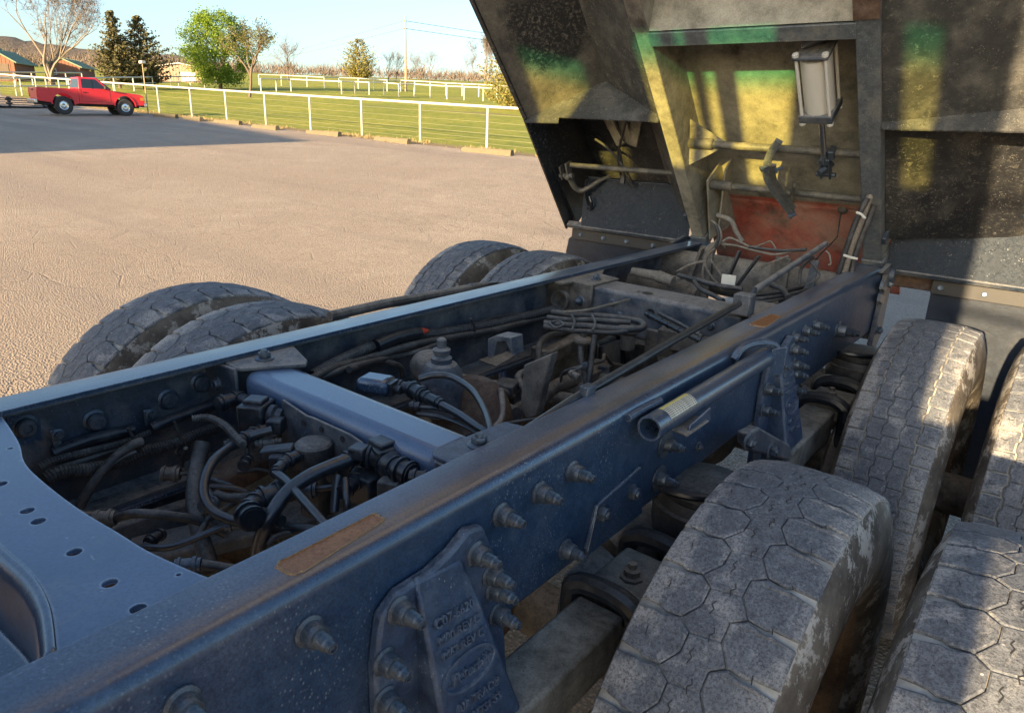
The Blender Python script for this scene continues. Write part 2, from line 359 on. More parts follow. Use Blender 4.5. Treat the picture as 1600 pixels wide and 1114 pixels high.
near = [(x, 17.55) for x in (-62,-58.4,-54.8,-51.2,-47.6,-44,-40.4)] + [(p[0], 17.55) for p in [(-35.63,17.55,0.192),(-32.487,17.55,0.064),(-29.469,17.55,0.116),(-26.448,17.55,0.044),(-23.384,17.55,-0.02),(-20.3,17.55,-0.074),(-17.254,17.55,-0.192),(-14.238,17.55,-0.325)]] + [(x, 17.55) for x in (-10.2,-6.6,-3,1,5,9,13)]
fence('pipe_fence', near, 1.22, 'white pipe fence with thin wires along the parking lot edge', (.12,.27,.42,.57,.76,.98))
fence('paddock_fence', [p[:2] for p in [(-65.22,42.02,2.53),(-65.52,43.95,2.63),(-65.83,45.89,2.73)]] + [p[:2] for p in [(-60.16,47.91,2.61),(-60.32,49.74,2.71),(-58.93,50.43,2.69),(-59.09,52.54,2.79),(-54.78,50.69,2.54),(-54.85,52.83,2.65),(-52.16,52.45,2.53),(-49.6,52.17,2.42),(-48.33,53.24,2.42),(-45.9,53.29,2.34),(-43.57,53.34,2.25),(-40.38,52.19,2.08),(-36.57,50.44,1.85)]], 1.15, 'white rail fence crossing the middle of the field below the utility pole', rr=.06)
fence('paddock_fence', [p[:2] for p in [(-86.62,55.37,3.95),(-85.26,57.81,4.02),(-81.32,58.98,3.92),(-77.12,58.53,3.75),(-77.81,61.36,3.9),(-76.21,63.18,3.93),(-72.09,62.24,3.73),(-68.17,61,3.53),(-68.56,63.53,3.66),(-66.85,64.29,3.63),(-63.23,63.36,3.46),(-58.13,60.84,3.15),(-56.64,61.88,3.14),(-54.38,62.15,3.07),(-52.18,62.63,3.01),(-48.02,61.26,2.79),(-43.06,59.11,2.5)]], 1.25, 'white rail fence further up the field running behind the utility pole', rr=.06)
fence('paddock_fence', [p[:2] for p in [(-54.33,16.47,0.93),(-55.38,18.06,1.04),(-56.52,19.98,1.17),(-57.71,21.85,1.3),(-59.02,24.12,1.46),(-62.89,27.17,1.74),(-64.52,29.44,1.91),(-67.83,32.66,2.18),(-71.6,36.22,2.49),(-71.82,37.1,2.54),(-74.04,39.46,2.74),(-74.52,41.26,2.84)]], 1.05, 'white rail fence behind the red pickup below the cedars', rr=.055, mids=(.55,))
fence('paddock_fence', [p[:2] for p in [(-73.55,22.32,1.91),(-74.81,23.92,2.03),(-76.2,25.74,2.17),(-76.79,27.42,2.27),(-78.29,29.35,2.42),(-79.89,31.41,2.57)]], 1.05, 'white rail fence in front of the green roofed cabins', rr=.06)
t = NT('wheel_stop_concrete'); M_CONC = t.out(t.mix(t.noise(8, 6, .7), (.085,.07,.04), (.17,.138,.085)), .9); t.bump(t.noise(30, 4), .5, .02)
for i, p in enumerate([(-31.76,14.32,0.09),(-29.61,15.62,0.08),(-27.07,16.08,0.02),(-24.02,16.21,-0.06),(-20.61,16.33,-0.15),(-17.15,16.2,-0.25),(-12.83,15.23,-0.4),(-9.5,14.44,-0.52)]):
    L = 1.75; m = MB(); rz = radians((4,-6,3,-3,2,-4,5,-2)[i])
    m.ext([(-L/2,-.09,-.05),(-L/2,.09,-.05),(-L/2,.09,.06),(-L/2,.06,.13),(-L/2,-.06,.13),(-L/2,-.09,.06)], (L,0,0))
    m.lathe([(.014,0),(.014,.012),(.008,.014)], (-L*.34,0,.128), (0,0,1), 8); m.lathe([(.014,0),(.014,.012),(.008,.014)], (L*.34,0,.128), (0,0,1), 8)
    o = m.build('wheel_stop', M_CONC, None, bevel=.012); o.location = G((p[0], 15.95 + (i % 3)*.12), .01); o.rotation_euler = (0,0,rz)
    tag(o, 'weathered concrete wheel stop at the front wheels of the red pickup' if i == 0 else 'weathered concrete wheel stop at the lot edge along the pipe fence', 'wheel stop', 'wheel stops along the lot edge')
b = MB(); rng = random.Random(2)
for i in range(5200):
    p = V((rng.uniform(-50, 2), rng.gauss(16.9, .38), 0))
    if sin(p.x*1.7) + sin(p.x*.63+1) + rng.uniform(-1,1) < -.2: continue
    p.z = tz(p.x, p.y) - .03
    for k in range(3):
        d = V((rng.gauss(0,.5), rng.gauss(0,.5), 1)).normalized()*rng.uniform(.05,.16); e = V((rng.uniform(-1,1), rng.uniform(-1,1), 0)).normalized()*.012; b.add([p-e, p+e, p+d], [(0,1,2)])
M_DRY = leafm('dry_grass', (.26,.19,.09), (.36,.28,.13), .2)
tag(b.build('dry_grass', M_DRY, sm=False), 'straw coloured dry grass growing around the wheel stops', 'grass', kind='stuff')
def pole(name, base, h, r, label, cat, m, extra=None):
    o = empty(name, base); tag(o, label, cat); MB().cyl((0,0,-.4), (0,0,h), r, r*.75, 10).build('shaft', m, o)
    if extra: extra(o)
    return o
M_POLE = bark('pole_wood', (.33,.24,.14), (.45,.34,.2))
up = [(-68.73,64.59,3.72)][0]
def caps(o):
    for z in (7.95, 7.1):
        MB().lathe([(.03,0),(.06,.04),(.04,.09),(.06,.13),(.02,.17)], (0,0,0), (0,-1,.2), 8).build('insulator', M_CONC, o, M=Matrix.Translation((0,-.08,z)))
pole('utility_pole', up, 8.6, .15, 'bare wooden utility pole carrying two wires across the field', 'utility pole', M_POLE, caps)
for z in (7.95, 7.1):
    P = V(up) + V((0,-.2,z+.05)); m = MB()
    for e in (V((-180, 86, 6.0)), V((0, 110, 3.6))):
        Q = V(up) + e + V((0,0,z)); pts = [P.lerp(Q, i/12) - V((0,0,2.2*(i/12)*(1-i/12))) for i in range(13)]; m.tube(pts, .028, 4, 1)
    tag(m.build('overhead_wire', M_BARKD), 'thin dark overhead wire, the %s of two on the utility pole' % ('upper' if z > 7.5 else 'lower'), 'wire')
def head(o): MB().box((-.14,-.1,2.2), (.14,.1,2.32)).build('lamp_head', M_WHITE, o, bevel=.02)
pole('slim_post', [(-34.21,16.33,0.24)][0], 2.25, .03, 'slim wooden post with a small pale box on top beside the red pickup', 'post', M_POLE, head)
# ---------------------------------------------------------------- buildings
t = NT('board_siding'); X = t.xyz(); M_SIDE = t.out(t.mix(t.noise(5, 4, .6, co=t.map((4,4,.4))), (.13,.055,.03), (.24,.10,.055)), .8)
t = NT('green_metal_roof'); M_GROOF = t.out(t.mix(t.noise(2, 4), (.10,.16,.075), (.17,.22,.12)), .55)
t = NT('tan_siding'); M_TAN = t.out(t.mix(t.noise(3, 4), (.30,.20,.14), (.38,.27,.19)), .85)
t = NT('pale_steel'); M_STEEL = t.out(t.mix(t.noise(3, 4), (.55,.54,.5), (.66,.65,.6)), .5)
t = NT('dark_glass'); M_GLASS = t.out((.02,.025,.03), .08, 0, .7)
t = NT('white_trim'); M_TRIM = t.out((.62,.6,.55), .6)
def house(name, base, rz, w, d, h, ridge, wall, roof, label, cat, wins=(), doors=()):
    o = empty(name, base, rz); tag(o, label, cat); e = .28
    wl_ = MB().ext([(-w/2,-d/2,-.5),(w/2,-d/2,-.5),(w/2,-d/2,h),(0,-d/2,ridge),(-w/2,-d/2,h)], (0,d,0)).build('wall', wall, o)
    k = (ridge-h)/(w/2)
    for s in (-1, 1):
        r = MB().ext([(0,-d/2-e,ridge+.02),(s*(w/2+e),-d/2-e,h-k*e+.02),(s*(w/2+e),-d/2-e,h-k*e+.12),(0,-d/2-e,ridge+.12)], (0,d+2*e,0)).build('roof', roof, o)
        n = max(3, int(d/.8))
        for i in range(n+1):
            y = -d/2-e + (d+2*e)*i/n; MB().bar((0,y,ridge+.135), (s*(w/2+e),y,h-k*e+.135), .05, .04).build('roof_seam', roof, r)
    nb = int(w/.35)
    for i in range(nb):
        x = -w/2 + (i+.5)*w/nb; zt = ridge - abs(x)*k - .06; MB().box((x-w/nb*.44,-d/2-.025,-.3), (x+w/nb*.44,-d/2-.002,zt)).build('board', wall, wl_)
    for (x, z, a, c) in wins:
        f = MB().box((x-a/2-.07,-d/2-.06,z-.07), (x+a/2+.07,-d/2-.03,z+c+.07)).build('window', M_TRIM, o); MB().box((x-a/2,-d/2-.075,z), (x+a/2,-d/2-.062,z+c)).build('pane', M_GLASS, f)
    for (x, a, c, m) in doors:
        f = MB().box((x-a/2,-d/2-.07,-.1), (x+a/2,-d/2-.03,c)).build('door', m, o); MB().ball((x+a*.4,-d/2-.09,c*.45), .04, 8).build('handle', M_STEEL, f)
    return o
house('cabin', [(-89.2,27.78,2.75)][0], radians(52), 3.6, 5.0, 1.7, 2.75, M_SIDE, M_GROOF, 'red brown board cabin with green roof half hidden by the bare tree', 'cabin', [(-.9,.6,.5,.6)], [(.8,.9,1.5,M_BARKD)])
house('cabin', [(-93.2,35.41,3.26)][0], radians(48), 3.7, 4.0, 1.35, 2.15, M_SIDE, M_GROOF, 'small red brown cabin with green roof between the bare tree and the cedars', 'cabin', [(-.9,.5,.4,.5)], [(.9,.7,1.1,M_BARKD)])
house('cabin', [(-93.09,27.57,2.89)][0], radians(62), 4.2, 6.0, 2.2, 3.5, M_SIDE, M_GROOF, 'taller red brown cabin standing behind the other two cabins', 'cabin', [(0,.9,.7,.8)], [])
house('barn', [(-95.95,50.1,4.05)][0], radians(55), 5.2, 6, 1.55, 2.0, M_TAN, M_STEEL, 'long tan shed with a pale door behind the cedars', 'barn', [], [(1.0,1.7,1.05,M_TRIM)])
# the workshop whose long evening shadow crosses the lot (it stands beside the lot, out of the picture)
house('workshop', G((-33, -18), 0), 0, 31.6, 12, 6.0, 7.2, M_STEEL, M_GROOF, 'pale steel workshop beside the lot casting its shadow across it', 'building', [(-8,2.4,1.6,1.2),(8,2.4,1.6,1.2)], [(-3,3.6,3.6,M_TRIM),(3,3.6,3.6,M_TRIM)])

# ---------------------------------------------------------------- red pickup
t = NT('red_car_paint'); M_RED = t.out(t.mix(t.noise(2, 4), (.55,.018,.03), (.66,.03,.045)), .3); t.b.inputs['Coat Weight'].default_value = .4
t = NT('car_rubber'); M_RUB = t.out(t.mix(t.noise(20, 3), (.02,.02,.02), (.05,.047,.044)), .8)
t = NT('chrome'); M_CHROME = t.out((.75,.75,.74), .2, 1)
t = NT('tail_lamp'); M_TAIL = t.out((.5,.03,.02), .2); t = NT('amber_lamp'); M_AMB = t.out((.6,.22,.04), .25); t = NT('clear_lamp'); M_CLR = t.out((.7,.7,.68), .15)
t = NT('black_plastic'); M_BLK = t.out(t.mix(t.noise(25, 4), (.012,.012,.013), (.035,.034,.033)), .55)
pk = empty('pickup_truck', G([(-33.55,12.39,0.07)][0], 0), radians(83)); tag(pk, 'red single cab pickup with chrome wheels parked nose to the fence', 'pickup')
pk.location = G((-33.95, 13.7)); pk.scale = (.86,.88,.92)
RW, FW, AR = -1.32, 1.45, .47
def arch(cx, n=10, r=AR, z=.44): return [(cx + r*cos(pi - pi*i/n), z + r*sin(pi - pi*i/n)*1.02) for i in range(n+1)]
def side(prof, y0, y1, nm, m, par, bev=.02): return MB().ext([(x, y0, z) for x, z in prof], (0, y1-y0, 0)).build(nm, m, par, bevel=bev)
bp_ = [(-2.35,.56),(-1.79,.5)] + arch(RW) + [(-.62,.5),(-.62,1.13),(-2.38,1.13)]
for s in (-1, 1): side(bp_, s*.83, s*.74, 'bed_side', M_RED, pk)
MB().box((-2.3,-.74,.62), (-.62,.74,.68)).build('bed_floor', M_BLK, pk)
tg = MB().box((-2.38,-.735,.6), (-2.31,.735,1.12)).build('tailgate', M_RED, pk, bevel=.02); MB().box((-2.4,-.12,1.0), (-2.382,.12,1.06)).build('handle', M_BLK, tg)
fp = [(-.6,.5)] + [(.98,.5)] + arch(FW) + [(1.95,.5),(2.36,.52),(2.4,.7),(2.38,.92),(2.22,1.0),(.86,1.13),(-.6,1.13)]
side(fp, -.83, .83, 'body', M_RED, pk, .03)
gh = MB(); q = [(-.58,1.125,.78),(.9,1.125,.78),(.30,1.66,.66),(-.50,1.66,.66)]
gh.add([(x,-y,z) for x,z,y in q] + [(x,y,z) for x,z,y in q], [(0,1,2,3),(7,6,5,4),(0,4,5,1),(1,5,6,2),(2,6,7,3),(3,7,4,0)]); cabo = gh.build('cab', M_RED, pk, bevel=.035)
for s in (-1, 1):
    MB().add([(-.42,s*.768,1.18),(.70,s*.768,1.18),(.24,s*.682,1.59),(-.40,s*.682,1.59)], [(0,1,2,3) if s < 0 else (3,2,1,0)]).ext([(.02,s*.775,1.17),(.06,s*.775,1.17),(.06,s*.69,1.59),(.02,s*.69,1.59)], (0,s*.004,0)).build('side_window', M_GLASS, pk)
    MB().box((-.5,s*.834,.6), (-.49,s*.829,1.12)).box((.80,s*.834,.6), (.81,s*.829,1.1)).box((-.5,s*.834,.6), (.81,s*.829,.61)).build('door_seam', M_BLK, pk)
    dm = MB().box((.55,s*.78,1.16), (.66,s*1.0,1.32)).build('mirror', M_BLK, pk, bevel=.03)
    MB().box((-.42,s*.85,.98), (-.27,s*.83,1.02)).build('door_handle', M_BLK, pk)
    MB().box((-2.395,s*.82,.72), (-2.30,s*.69,1.04)).build('tail_light', M_TAIL, pk, bevel=.01)
    MB().box((2.3,s*.80,.74), (2.405,s*.50,.90)).build('headlight', M_CLR, pk, bevel=.01); MB().box((2.2,s*.838,.74), (2.37,s*.82,.88)).build('indicator', M_AMB, pk)
    for cx in (RW, FW):
        fl = MB(); outer = arch(cx, 14, AR+.05); inner = arch(cx, 14, AR); vs = [(x, s*.855, z) for x, z in outer + inner] + [(x, s*.80, z) for x, z in outer + inner]; n = 15
        fl.add(vs, [(i,i+1,n+i+1,n+i) for i in range(n-1)] + [(i,2*n+i,2*n+i+1,i+1) for i in range(n-1)] + [(n+i,n+i+1,3*n+i+1,3*n+i) for i in range(n-1)]).build('fender_flare', M_RED, pk)
        wh = empty('wheel', (0,0,0), 0, pk); wh.location = (cx, s*.72, .40)
        MB().lathe([(.2,-.12),(.35,-.13),(.40,-.09),(.402,.09),(.35,.13),(.2,.12),(.2,-.12)], (0,0,0), (0,1,0), 28, cap=False).build('tyre', M_RUB, wh)
        MB().lathe([(.02,.10*s),(.06,.105*s),(.08,.07*s),(.16,.06*s),(.19,.11*s),(.205,.115*s),(.205,-.1*s)], (0,0,0), (0,1,0), 24, cap=False).build('rim', M_CHROME, wh)
MB().add([(.93,-.72,1.17),(.93,.72,1.17),(.37,.62,1.61),(.37,-.62,1.61)], [(0,1,2,3)]).build('windscreen', M_GLASS, pk)
MB().add([(-.585,-.66,1.2),(-.585,.66,1.2),(-.518,.58,1.58),(-.518,-.58,1.58)], [(3,2,1,0)]).build('rear_window', M_GLASS, pk)
MB().box((-2.52,-.8,.46), (-2.4,.8,.62)).build('rear_bumper', M_CHROME, pk, bevel=.03); MB().box((2.36,-.82,.44), (2.52,.82,.62)).build('front_bumper', M_CHROME, pk, bevel=.04)
MB().box((2.38,-.5,.7), (2.41,.5,.9)).build('grille', M_BLK, pk)
MB().box((-2.3,-.55,.38), (2.2,.55,.56)).build('underbody', M_BLK, pk, bevel=.04)
for cx in (RW, FW): MB().cyl((cx,-.62,.37), (cx,.62,.37), .05).ball((cx,0,.37), .14, 12).build('axle', M_BLK, pk)
# stacked dark panels and a covered bundle lying on the lot behind the pickup
sp_ = [(-40.93,12.82,0.32)][0]; M_DKM = grime('dark_steel', (.03,.03,.035), .5, .3, amt=.3)
for i in range(5):
    o = MB().box((-1.5,-.9,0), (1.5,.9,.035)).box((-1.5,-.9,.035), (-1.38,.9,.09)).box((1.38,-.9,.035), (1.5,.9,.09)).box((-.06,-.9,.035), (.06,.9,.09)).build('steel_panel', M_DKM, None, bevel=.01)
    o.location = G(sp_, .02 + i*.094); o.rotation_euler = (0,0,radians(70 + (3,-2,2,-3,1)[i]))
    tag(o, 'dark flat steel panel lying in the pile behind the red pickup', 'panel', 'steel panels piled behind the pickup')
b = MB(); b.ball((0,0,.25), .5, 14, (1.5,.9,.5)); b.v = [(x + .05*sin(9*z+4*y), y + .05*sin(7*x), max(0, z + .04*sin(11*x+5*y))) for x, y, z in b.v]
o = b.build('covered_bundle', M_BLK); o.location = G(sp_, .5); o.location.x -= .9; o.location.y -= .6; tag(o, 'black covered bundle lying on the pile of dark steel panels', 'bundle')
# ================================================================ the dump truck
truck = empty('dump_truck', (0,0,0)); tag(truck, 'dump truck with bare navy frame, tandem dual wheels and raised dirty bed', 'dump truck')
# --- materials
t = NT('frame_paint'); X = t.xyz(); n1 = t.noise(5, 6, .65); n2 = t.noise(40, 5, .7); n3 = t.noise(9, 5, .7, co=t.map((1,.25,1)))
c = t.mix(t.ramp(n2, .3, .7), (.012,.034,.075), (.026,.056,.108)); up = t.ramp(t.up(), .86, .99)
d = t.math('ADD', t.mul(t.ramp(n1, .45, .75), .16), t.mul(up, t.ramp(n3, .4, .75, .05, .45)))
d = t.math('ADD', d, t.mul(t.mul(t.ramp(X[1], .75, 2.5), t.ramp(n3, .3, .6)), t.math('ADD', t.mul(up, .75), .12)))
c = t.mix(t.math('MINIMUM', d, .92), c, t.mix(n1, (.15,.20,.29), (.25,.245,.24)))
band = t.mul(t.math('MULTIPLY', t.ramp(X[0], .385, .404), t.ramp(X[0], .406, .417, 1, 0)), t.mul(up, t.ramp(n3, .36, .56, .25, .85)))
c = t.mix(band, c, t.mix(t.noise(30, 4, .7), (.13,.085,.06), (.22,.14,.095)))
drip = t.mul(t.ramp(t.noise(26, 2, .5, co=t.map((0,1,.04))), .66, .74), t.ramp(X[2], -.17, -.02, 0, .35)); c = t.mix(drip, c, (.13,.075,.04))
sc = t.vor(170, co=t.map((1,1,.7))); spk = t.mul(t.ramp(sc, .12, .32, 1, 0), t.ramp(t.noise(6, 5, .7), .46, .64, .02, .85)); c = t.mix(spk, c, (.24,.27,.29))
scr = t.ramp(t.noise(60, 2, .5, co=t.map((1.3,.08,.5)), dist=1.5), .70, .74); c = t.mix(t.mul(scr, .35), c, (.25,.28,.31))
t.bump(t.math('ADD', n2, t.mul(n1, .8)), .10, .006); gl_ = t.ramp(t.up(), .05, .6); t.l(t.mul(gl_, .45), t.b.inputs['Coat Weight']); t.b.inputs['Coat Roughness'].default_value = .22; c = t.mix(t.mul(t.edge(.004), t.ramp(n2, .35, .6, .1, .7)), c, (.30,.33,.37)); c = t.mix(t.ramp(t.noise(240, 3, .8), .45, .6, 0, .5), c, (.008,.014,.026)); M_FRAME = t.out(c, t.math('MAXIMUM', t.ramp(d, 0, .8, .26, .6), t.ramp(gl_, 0, 1, .5, .2)), 0, .5); t.l(t.ramp(gl_, 0, 1, .25, 1.0), t.b.inputs['Specular IOR Level'])
t = NT('crossmember_paint'); n1 = t.noise(6, 6, .7); n2 = t.noise(55, 4, .7)
c = t.mix(t.ramp(n1, .3, .7), (.05,.088,.16), (.085,.135,.235)); c = t.mix(t.mul(t.ramp(t.vor(60), .05, .13, 1, 0), t.ramp(t.noise(9), .5, .65)), c, (.32,.36,.42)); c = t.mix(t.ramp(t.noise(14, 6, .75), .58, .8, 0, .3), c, (.24,.29,.36))
c = t.mix(t.ramp(t.noise(80, 2, .5, co=t.map((.12,1,1)), dist=1), .72, .76, 0, .5), c, (.3,.34,.4))
t.bump(n2, .06, .004); c = t.mix(t.mul(t.edge(.006), t.ramp(n2, .3, .55, .2, .8)), c, (.42,.50,.58)); c = t.mix(t.ramp(t.noise(200, 3, .8), .45, .6, 0, .4), c, (.03,.05,.10)); c = t.mix(t.mul(t.ramp(t.noise(4, 6, .8), .5, .72), t.ramp(n2, .4, .6, .1, .55)), c, (.20,.20,.20)); t.b.inputs['Coat Weight'].default_value = .5; t.b.inputs['Coat Roughness'].default_value = .28; M_XM = t.out(c, t.ramp(n1, .3, .8, .3, .5), 0, .8)
M_DFR = grime('frame_dusty', (.020,.030,.046), .5, dust=(.14,.132,.12), amt=.55, up=.95, scale=9, speck=.3, bump=.25, edge=.6)
M_DUST = grime('dusty_iron', (.045,.041,.037), .7, dust=(.155,.138,.115), amt=.6, up=.8, scale=12, bump=.35, stain=(.03,.026,.024), edge=.4)
M_BEAM = grime('beam_dust', (.06,.058,.05), .8, dust=(.17,.165,.145), amt=.7, up=.4, scale=8, speck=1, spcol=(.02,.02,.02), bump=.3, stain=(.035,.03,.028))
M_RUSTY = grime('rusty_iron', (.065,.038,.025), .8, dust=(.15,.125,.10), amt=.4, up=.3, scale=12, bump=.4, stain=(.025,.02,.018))
M_BARE = grime('ground_bare_steel', (.20,.085,.036), .5, .2, dust=(.23,.13,.065), amt=.5, up=.0, scale=24, bump=.3, grain=.4)
M_WELD = grime('weld_edge', (.22,.13,.065), .5, .2, dust=(.10,.06,.035), amt=.6, up=.0, scale=45, bump=.4, grain=.3)
M_STUD = grime('stud_steel', (.055,.07,.09), .38, .5, dust=(.13,.145,.16), amt=.4, up=.2, scale=30, bump=.2)
M_CAST = grime('cast_bracket', (.020,.036,.068), .42, dust=(.12,.14,.16), amt=.35, up=.3, scale=9, speck=.4, bump=.45, edge=.5, ecol=(.24,.28,.33))
M_HOSE = grime('hose_rubber', (.010,.012,.016), .30, dust=(.10,.105,.11), amt=.22, up=.22, scale=14, bump=.12, spec=.8, grain=.2)
M_HOSED = grime('hose_dusty', (.020,.021,.023), .5, dust=(.135,.13,.118), amt=.38, up=.5, scale=16, bump=.2)
M_PLAS = grime('black_fittings', (.008,.011,.016), .28, dust=(.12,.125,.13), amt=.25, up=.22, scale=25, bump=.15)
M_WIRET = grime('tan_wire', (.12,.105,.085), .7, dust=(.19,.175,.145), amt=.4, up=.2, scale=20, bump=0)
t = NT('tyre_rubber'); X = t.xyz(); n1 = t.noise(7, 6, .7); n2 = t.noise(50, 5, .75); n3 = t.noise(2.5, 4, .6); n4 = t.noise(95, 3, .7, co=t.map((1,.4,.4)))
edge = t.ramp(t.math('ABSOLUTE', X[0]), .055, .112)
c = t.mix(t.ramp(n2, .3, .7), (.082,.09,.104), (.16,.172,.192)); c = t.mix(t.ramp(n4, .55, .72, 0, .5), c, (.33,.33,.33))
c = t.mix(t.mul(t.ramp(t.math('ADD', n1, t.mul(edge, .14)), .56, .66), .75), c, (.36,.35,.33)); c = t.mix(t.mul(t.ramp(n3, .50, .62), t.math('ADD', t.mul(edge, .6), .08)), c, (.46,.44,.40))
c = t.mix(t.mul(t.ramp(t.vor(45), .05, .11, 1, 0), t.ramp(t.noise(12), .52, .64)), c, (.55,.54,.52))
gr = t.noise(230, 3, .8); c = t.mix(t.ramp(gr, .45, .62, 0, .65), c, (.022,.024,.028)); t.bump(t.math('ADD', t.math('ADD', n2, n1), gr), .5, .004); M_TYRE = t.out(c, .7, spec=.45)
t = NT('tyre_groove'); n1 = t.noise(9, 5, .7); M_GRV = t.out(t.mix(t.ramp(n1, .35, .6), (.20,.19,.17), (.40,.385,.345)), .95, spec=.2)
t = NT('tyre_sidewall'); n1 = t.noise(5, 6, .7); n2 = t.noise(60, 4, .7); c = t.mix(t.ramp(n1, .38, .62), (.065,.055,.045), (.20,.175,.14)); c = t.mix(t.ramp(t.noise(11, 6, .8), .52, .57, 0, .8), c, (.40,.38,.34)); t.bump(t.math('ADD', n2, n1), .3, .004); M_SIDEW = t.out(c, .85, spec=.25)
M_RIM = grime('wheel_brown', (.12,.075,.045), .65, .1, dust=(.22,.165,.11), amt=.5, up=.2, scale=10, bump=.25)

# --- frame rails
def cchan(s, xo, xi, zt, zb, th, r):
    P = [(xi, zt)] + [(xo-r+r*sin(a*pi/8), zt-r+r*cos(a*pi/8)) for a in range(5)] + [(xo-r+r*cos(a*pi/8), zb+r-r*sin(a*pi/8)) for a in range(5)] + [(xi, zb), (xi, zb+th)]
    k = max(.002, r-th); P += [(xo-th-k, zb+th), (xo-th, zb+th+k), (xo-th, zt-th-k), (xo-th-k, zt-th), (xi, zt-th)]
    return [(s*x, z) for x, z in P]
rails = []
for s in (1, -1):
    P = cchan(s, .432, .342, 0, -.27, .009, .022); r = MB().ext([(x, -4.9, z) for x, z in P], (0, 8.0, 0)).build('frame_rail', M_FRAME, truck, ang=30)
    Q = cchan(s, .4225, .353, -.0095, -.2605, .007, .017); MB().ext([(x, -4.7, z) for x, z in Q], (0, 7.6, 0)).build('liner', M_DFR, r, ang=30); rails.append(r)
RR, RL = rails
# worn welded patches on the near flange
def patch(pts, h=.0022):
    c = V((0,0,0))
    for p in pts: c += V(p)/len(pts)
    jit = random.Random(3); P0 = [V(a) + V((jit.uniform(-.0016,.0016), jit.uniform(-.003,.003), 0)) for a in pts]
    def rr(pp, k): return [a + (c - a).normalized()*(1-k)*.028 for a in P0]
    o1 = [(p.x, p.y, .0) for p in rr(pts, 1.06)]; o2 = [(p.x, p.y, h) for p in rr(pts, 1.0)]; i1 = [(p.x, p.y, h) for p in rr(pts, .93)]; i2 = [(p.x, p.y, .0006) for p in rr(pts, .86)]
    n = len(o1); b = MB(); b.add(o1+o2+i1+i2, [(k*n+i, k*n+(i+1) % n, (k+1)*n+(i+1) % n, (k+1)*n+i) for k in range(3) for i in range(n)]); w = b.build('weld_bead', M_WELD, RR)
    MB().add([(x, y, .0008) for x, y, z in i1], [tuple(range(n))]).build('bare_patch', M_BARE, RR)
def rrect(a, b_, c_, d_, r=.16):
    P = [V((*q, 0)) for q in (a, b_, c_, d_)]; out = []
    for i in range(4):
        p, q, n = P[i-1], P[i], P[(i+1) % 4]; k = min((p-q).length, (n-q).length)*.45
        A_ = q + (p-q).normalized()*k; B_ = q + (n-q).normalized()*k
        for j in range(6): t_ = j/5; out.append(tuple(A_*(1-t_)**2 + q*2*t_*(1-t_) + B_*t_*t_))
    return out
patch(rrect((.375,.378), (.373,.535), (.397,.532), (.413,.382))); patch(rrect((.366,1.845), (.372,2.01), (.402,2.01), (.413,1.85)))
# --- fasteners
def hexa(r, z0, z1): return MB().lathe([(r*.93, z0), (r, z0+.002), (r, z1-.002), (r*.9, z1)], n=6)
sb = MB().lathe([(.0195,0),(.0195,.004),(.0165,.006),(.0150,.007),(.0150,.026),(.0135,.031),(.0105,.032)], n=18)
for i in range(9): sb.lathe([(.0088,0),(.0098,.0012),(.0088,.0024)], (0,0,.031+i*.0026), n=12, cap=False)
sb.lathe([(.0092,.054),(.0070,.057)], n=12)
for i in range(5): sb.lathe([(.0062,0),(.0072,.0012),(.0062,.0024)], (0,0,.056+i*.0024), n=12, cap=False)
sb.lathe([(.0062,.056),(.0060,.070),(.0042,.070),(.0042,.066)], n=12)
sb.v = [(x, y, z*.66) for x, y, z in sb.v]; ME_STUD = sb.mesh('bolt', M_STUD)
hb = MB().lathe([(.021,0),(.021,.003),(.017,.005)], n=18); hb.add(*(lambda m: (m.v, m.f))(hexa(.0145, .005, .018))).lathe([(.008,.018),(.007,.023)], n=10); ME_HEX = hb.mesh('bolt', M_STUD)
rb = MB().lathe([(.023,0),(.023,.003),(.018,.006),(.018,.014),(.015,.018),(.008,.0185),(.007,.016)], n=20); ME_RND = rb.mesh('bolt', M_STUD)
wb_ = MB().lathe([(.030,0),(.030,.003),(.02,.004)], n=22); ME_WASH = wb_.mesh('washer', M_STUD)
def bolt(me, p, d, par, sc=1): return link('bolt', me, par, M=rotto(d, p) @ Matrix.Rotation(random.uniform(0, 3), 4, 'Z') @ Matrix.Scale(sc, 4))
XP = (1, 0, 0)
for p in [(0.433,0.235,-0.057),(0.433,0.383,-0.062),(0.433,0.725,-0.062),(0.433,0.821,-0.064),(0.433,0.914,-0.062),(0.433,0.909,-0.213),(0.433,1.27,-0.134),(0.433,1.258,-0.211)]: bolt(ME_STUD, p, XP, RR)
for p in [(0.433,1.27,-0.134),(0.433,1.258,-0.211)]: link('washer', ME_WASH, RR, M=rotto(XP, p))
for p in [(0.434,1.018,-0.187),(0.434,1.131,-0.19)]: bolt(ME_HEX, p, XP, RR)
for p in [(0.433,1.447,-0.202)]: bolt(ME_HEX, p, XP, RR, .6)
for p in [(0.433,2.039,-0.062),(0.433,2.144,-0.064),(0.433,2.244,-0.066)]: bolt(ME_STUD, p, XP, RR)
for p in [(0.433,2.54,-0.141)]: bolt(ME_STUD, p, XP, RR, 1.6)
MB().ext([(x+.001, y, z) for x, y, z in [(0.432,0.975,-0.245),(0.432,0.999,-0.164),(0.432,1.156,-0.143),(0.432,1.166,-0.155),(0.432,1.186,-0.262),(0.432,0.984,-0.263)]], (.0055,0,0)).build('reinforcement_plate', M_FRAME, RR, bevel=.001)
MB().tube([(x+.006, y, z) for x, y, z in [(0.432,0.98,-0.25),(0.432,1.002,-0.166),(0.432,1.16,-0.147)]], .0022, 6, 1).build('weld_bead', M_STUD, RR)
MB().tube([(.434,.655,-.19),(.436,.6,-.20)], .003, 6, 1)
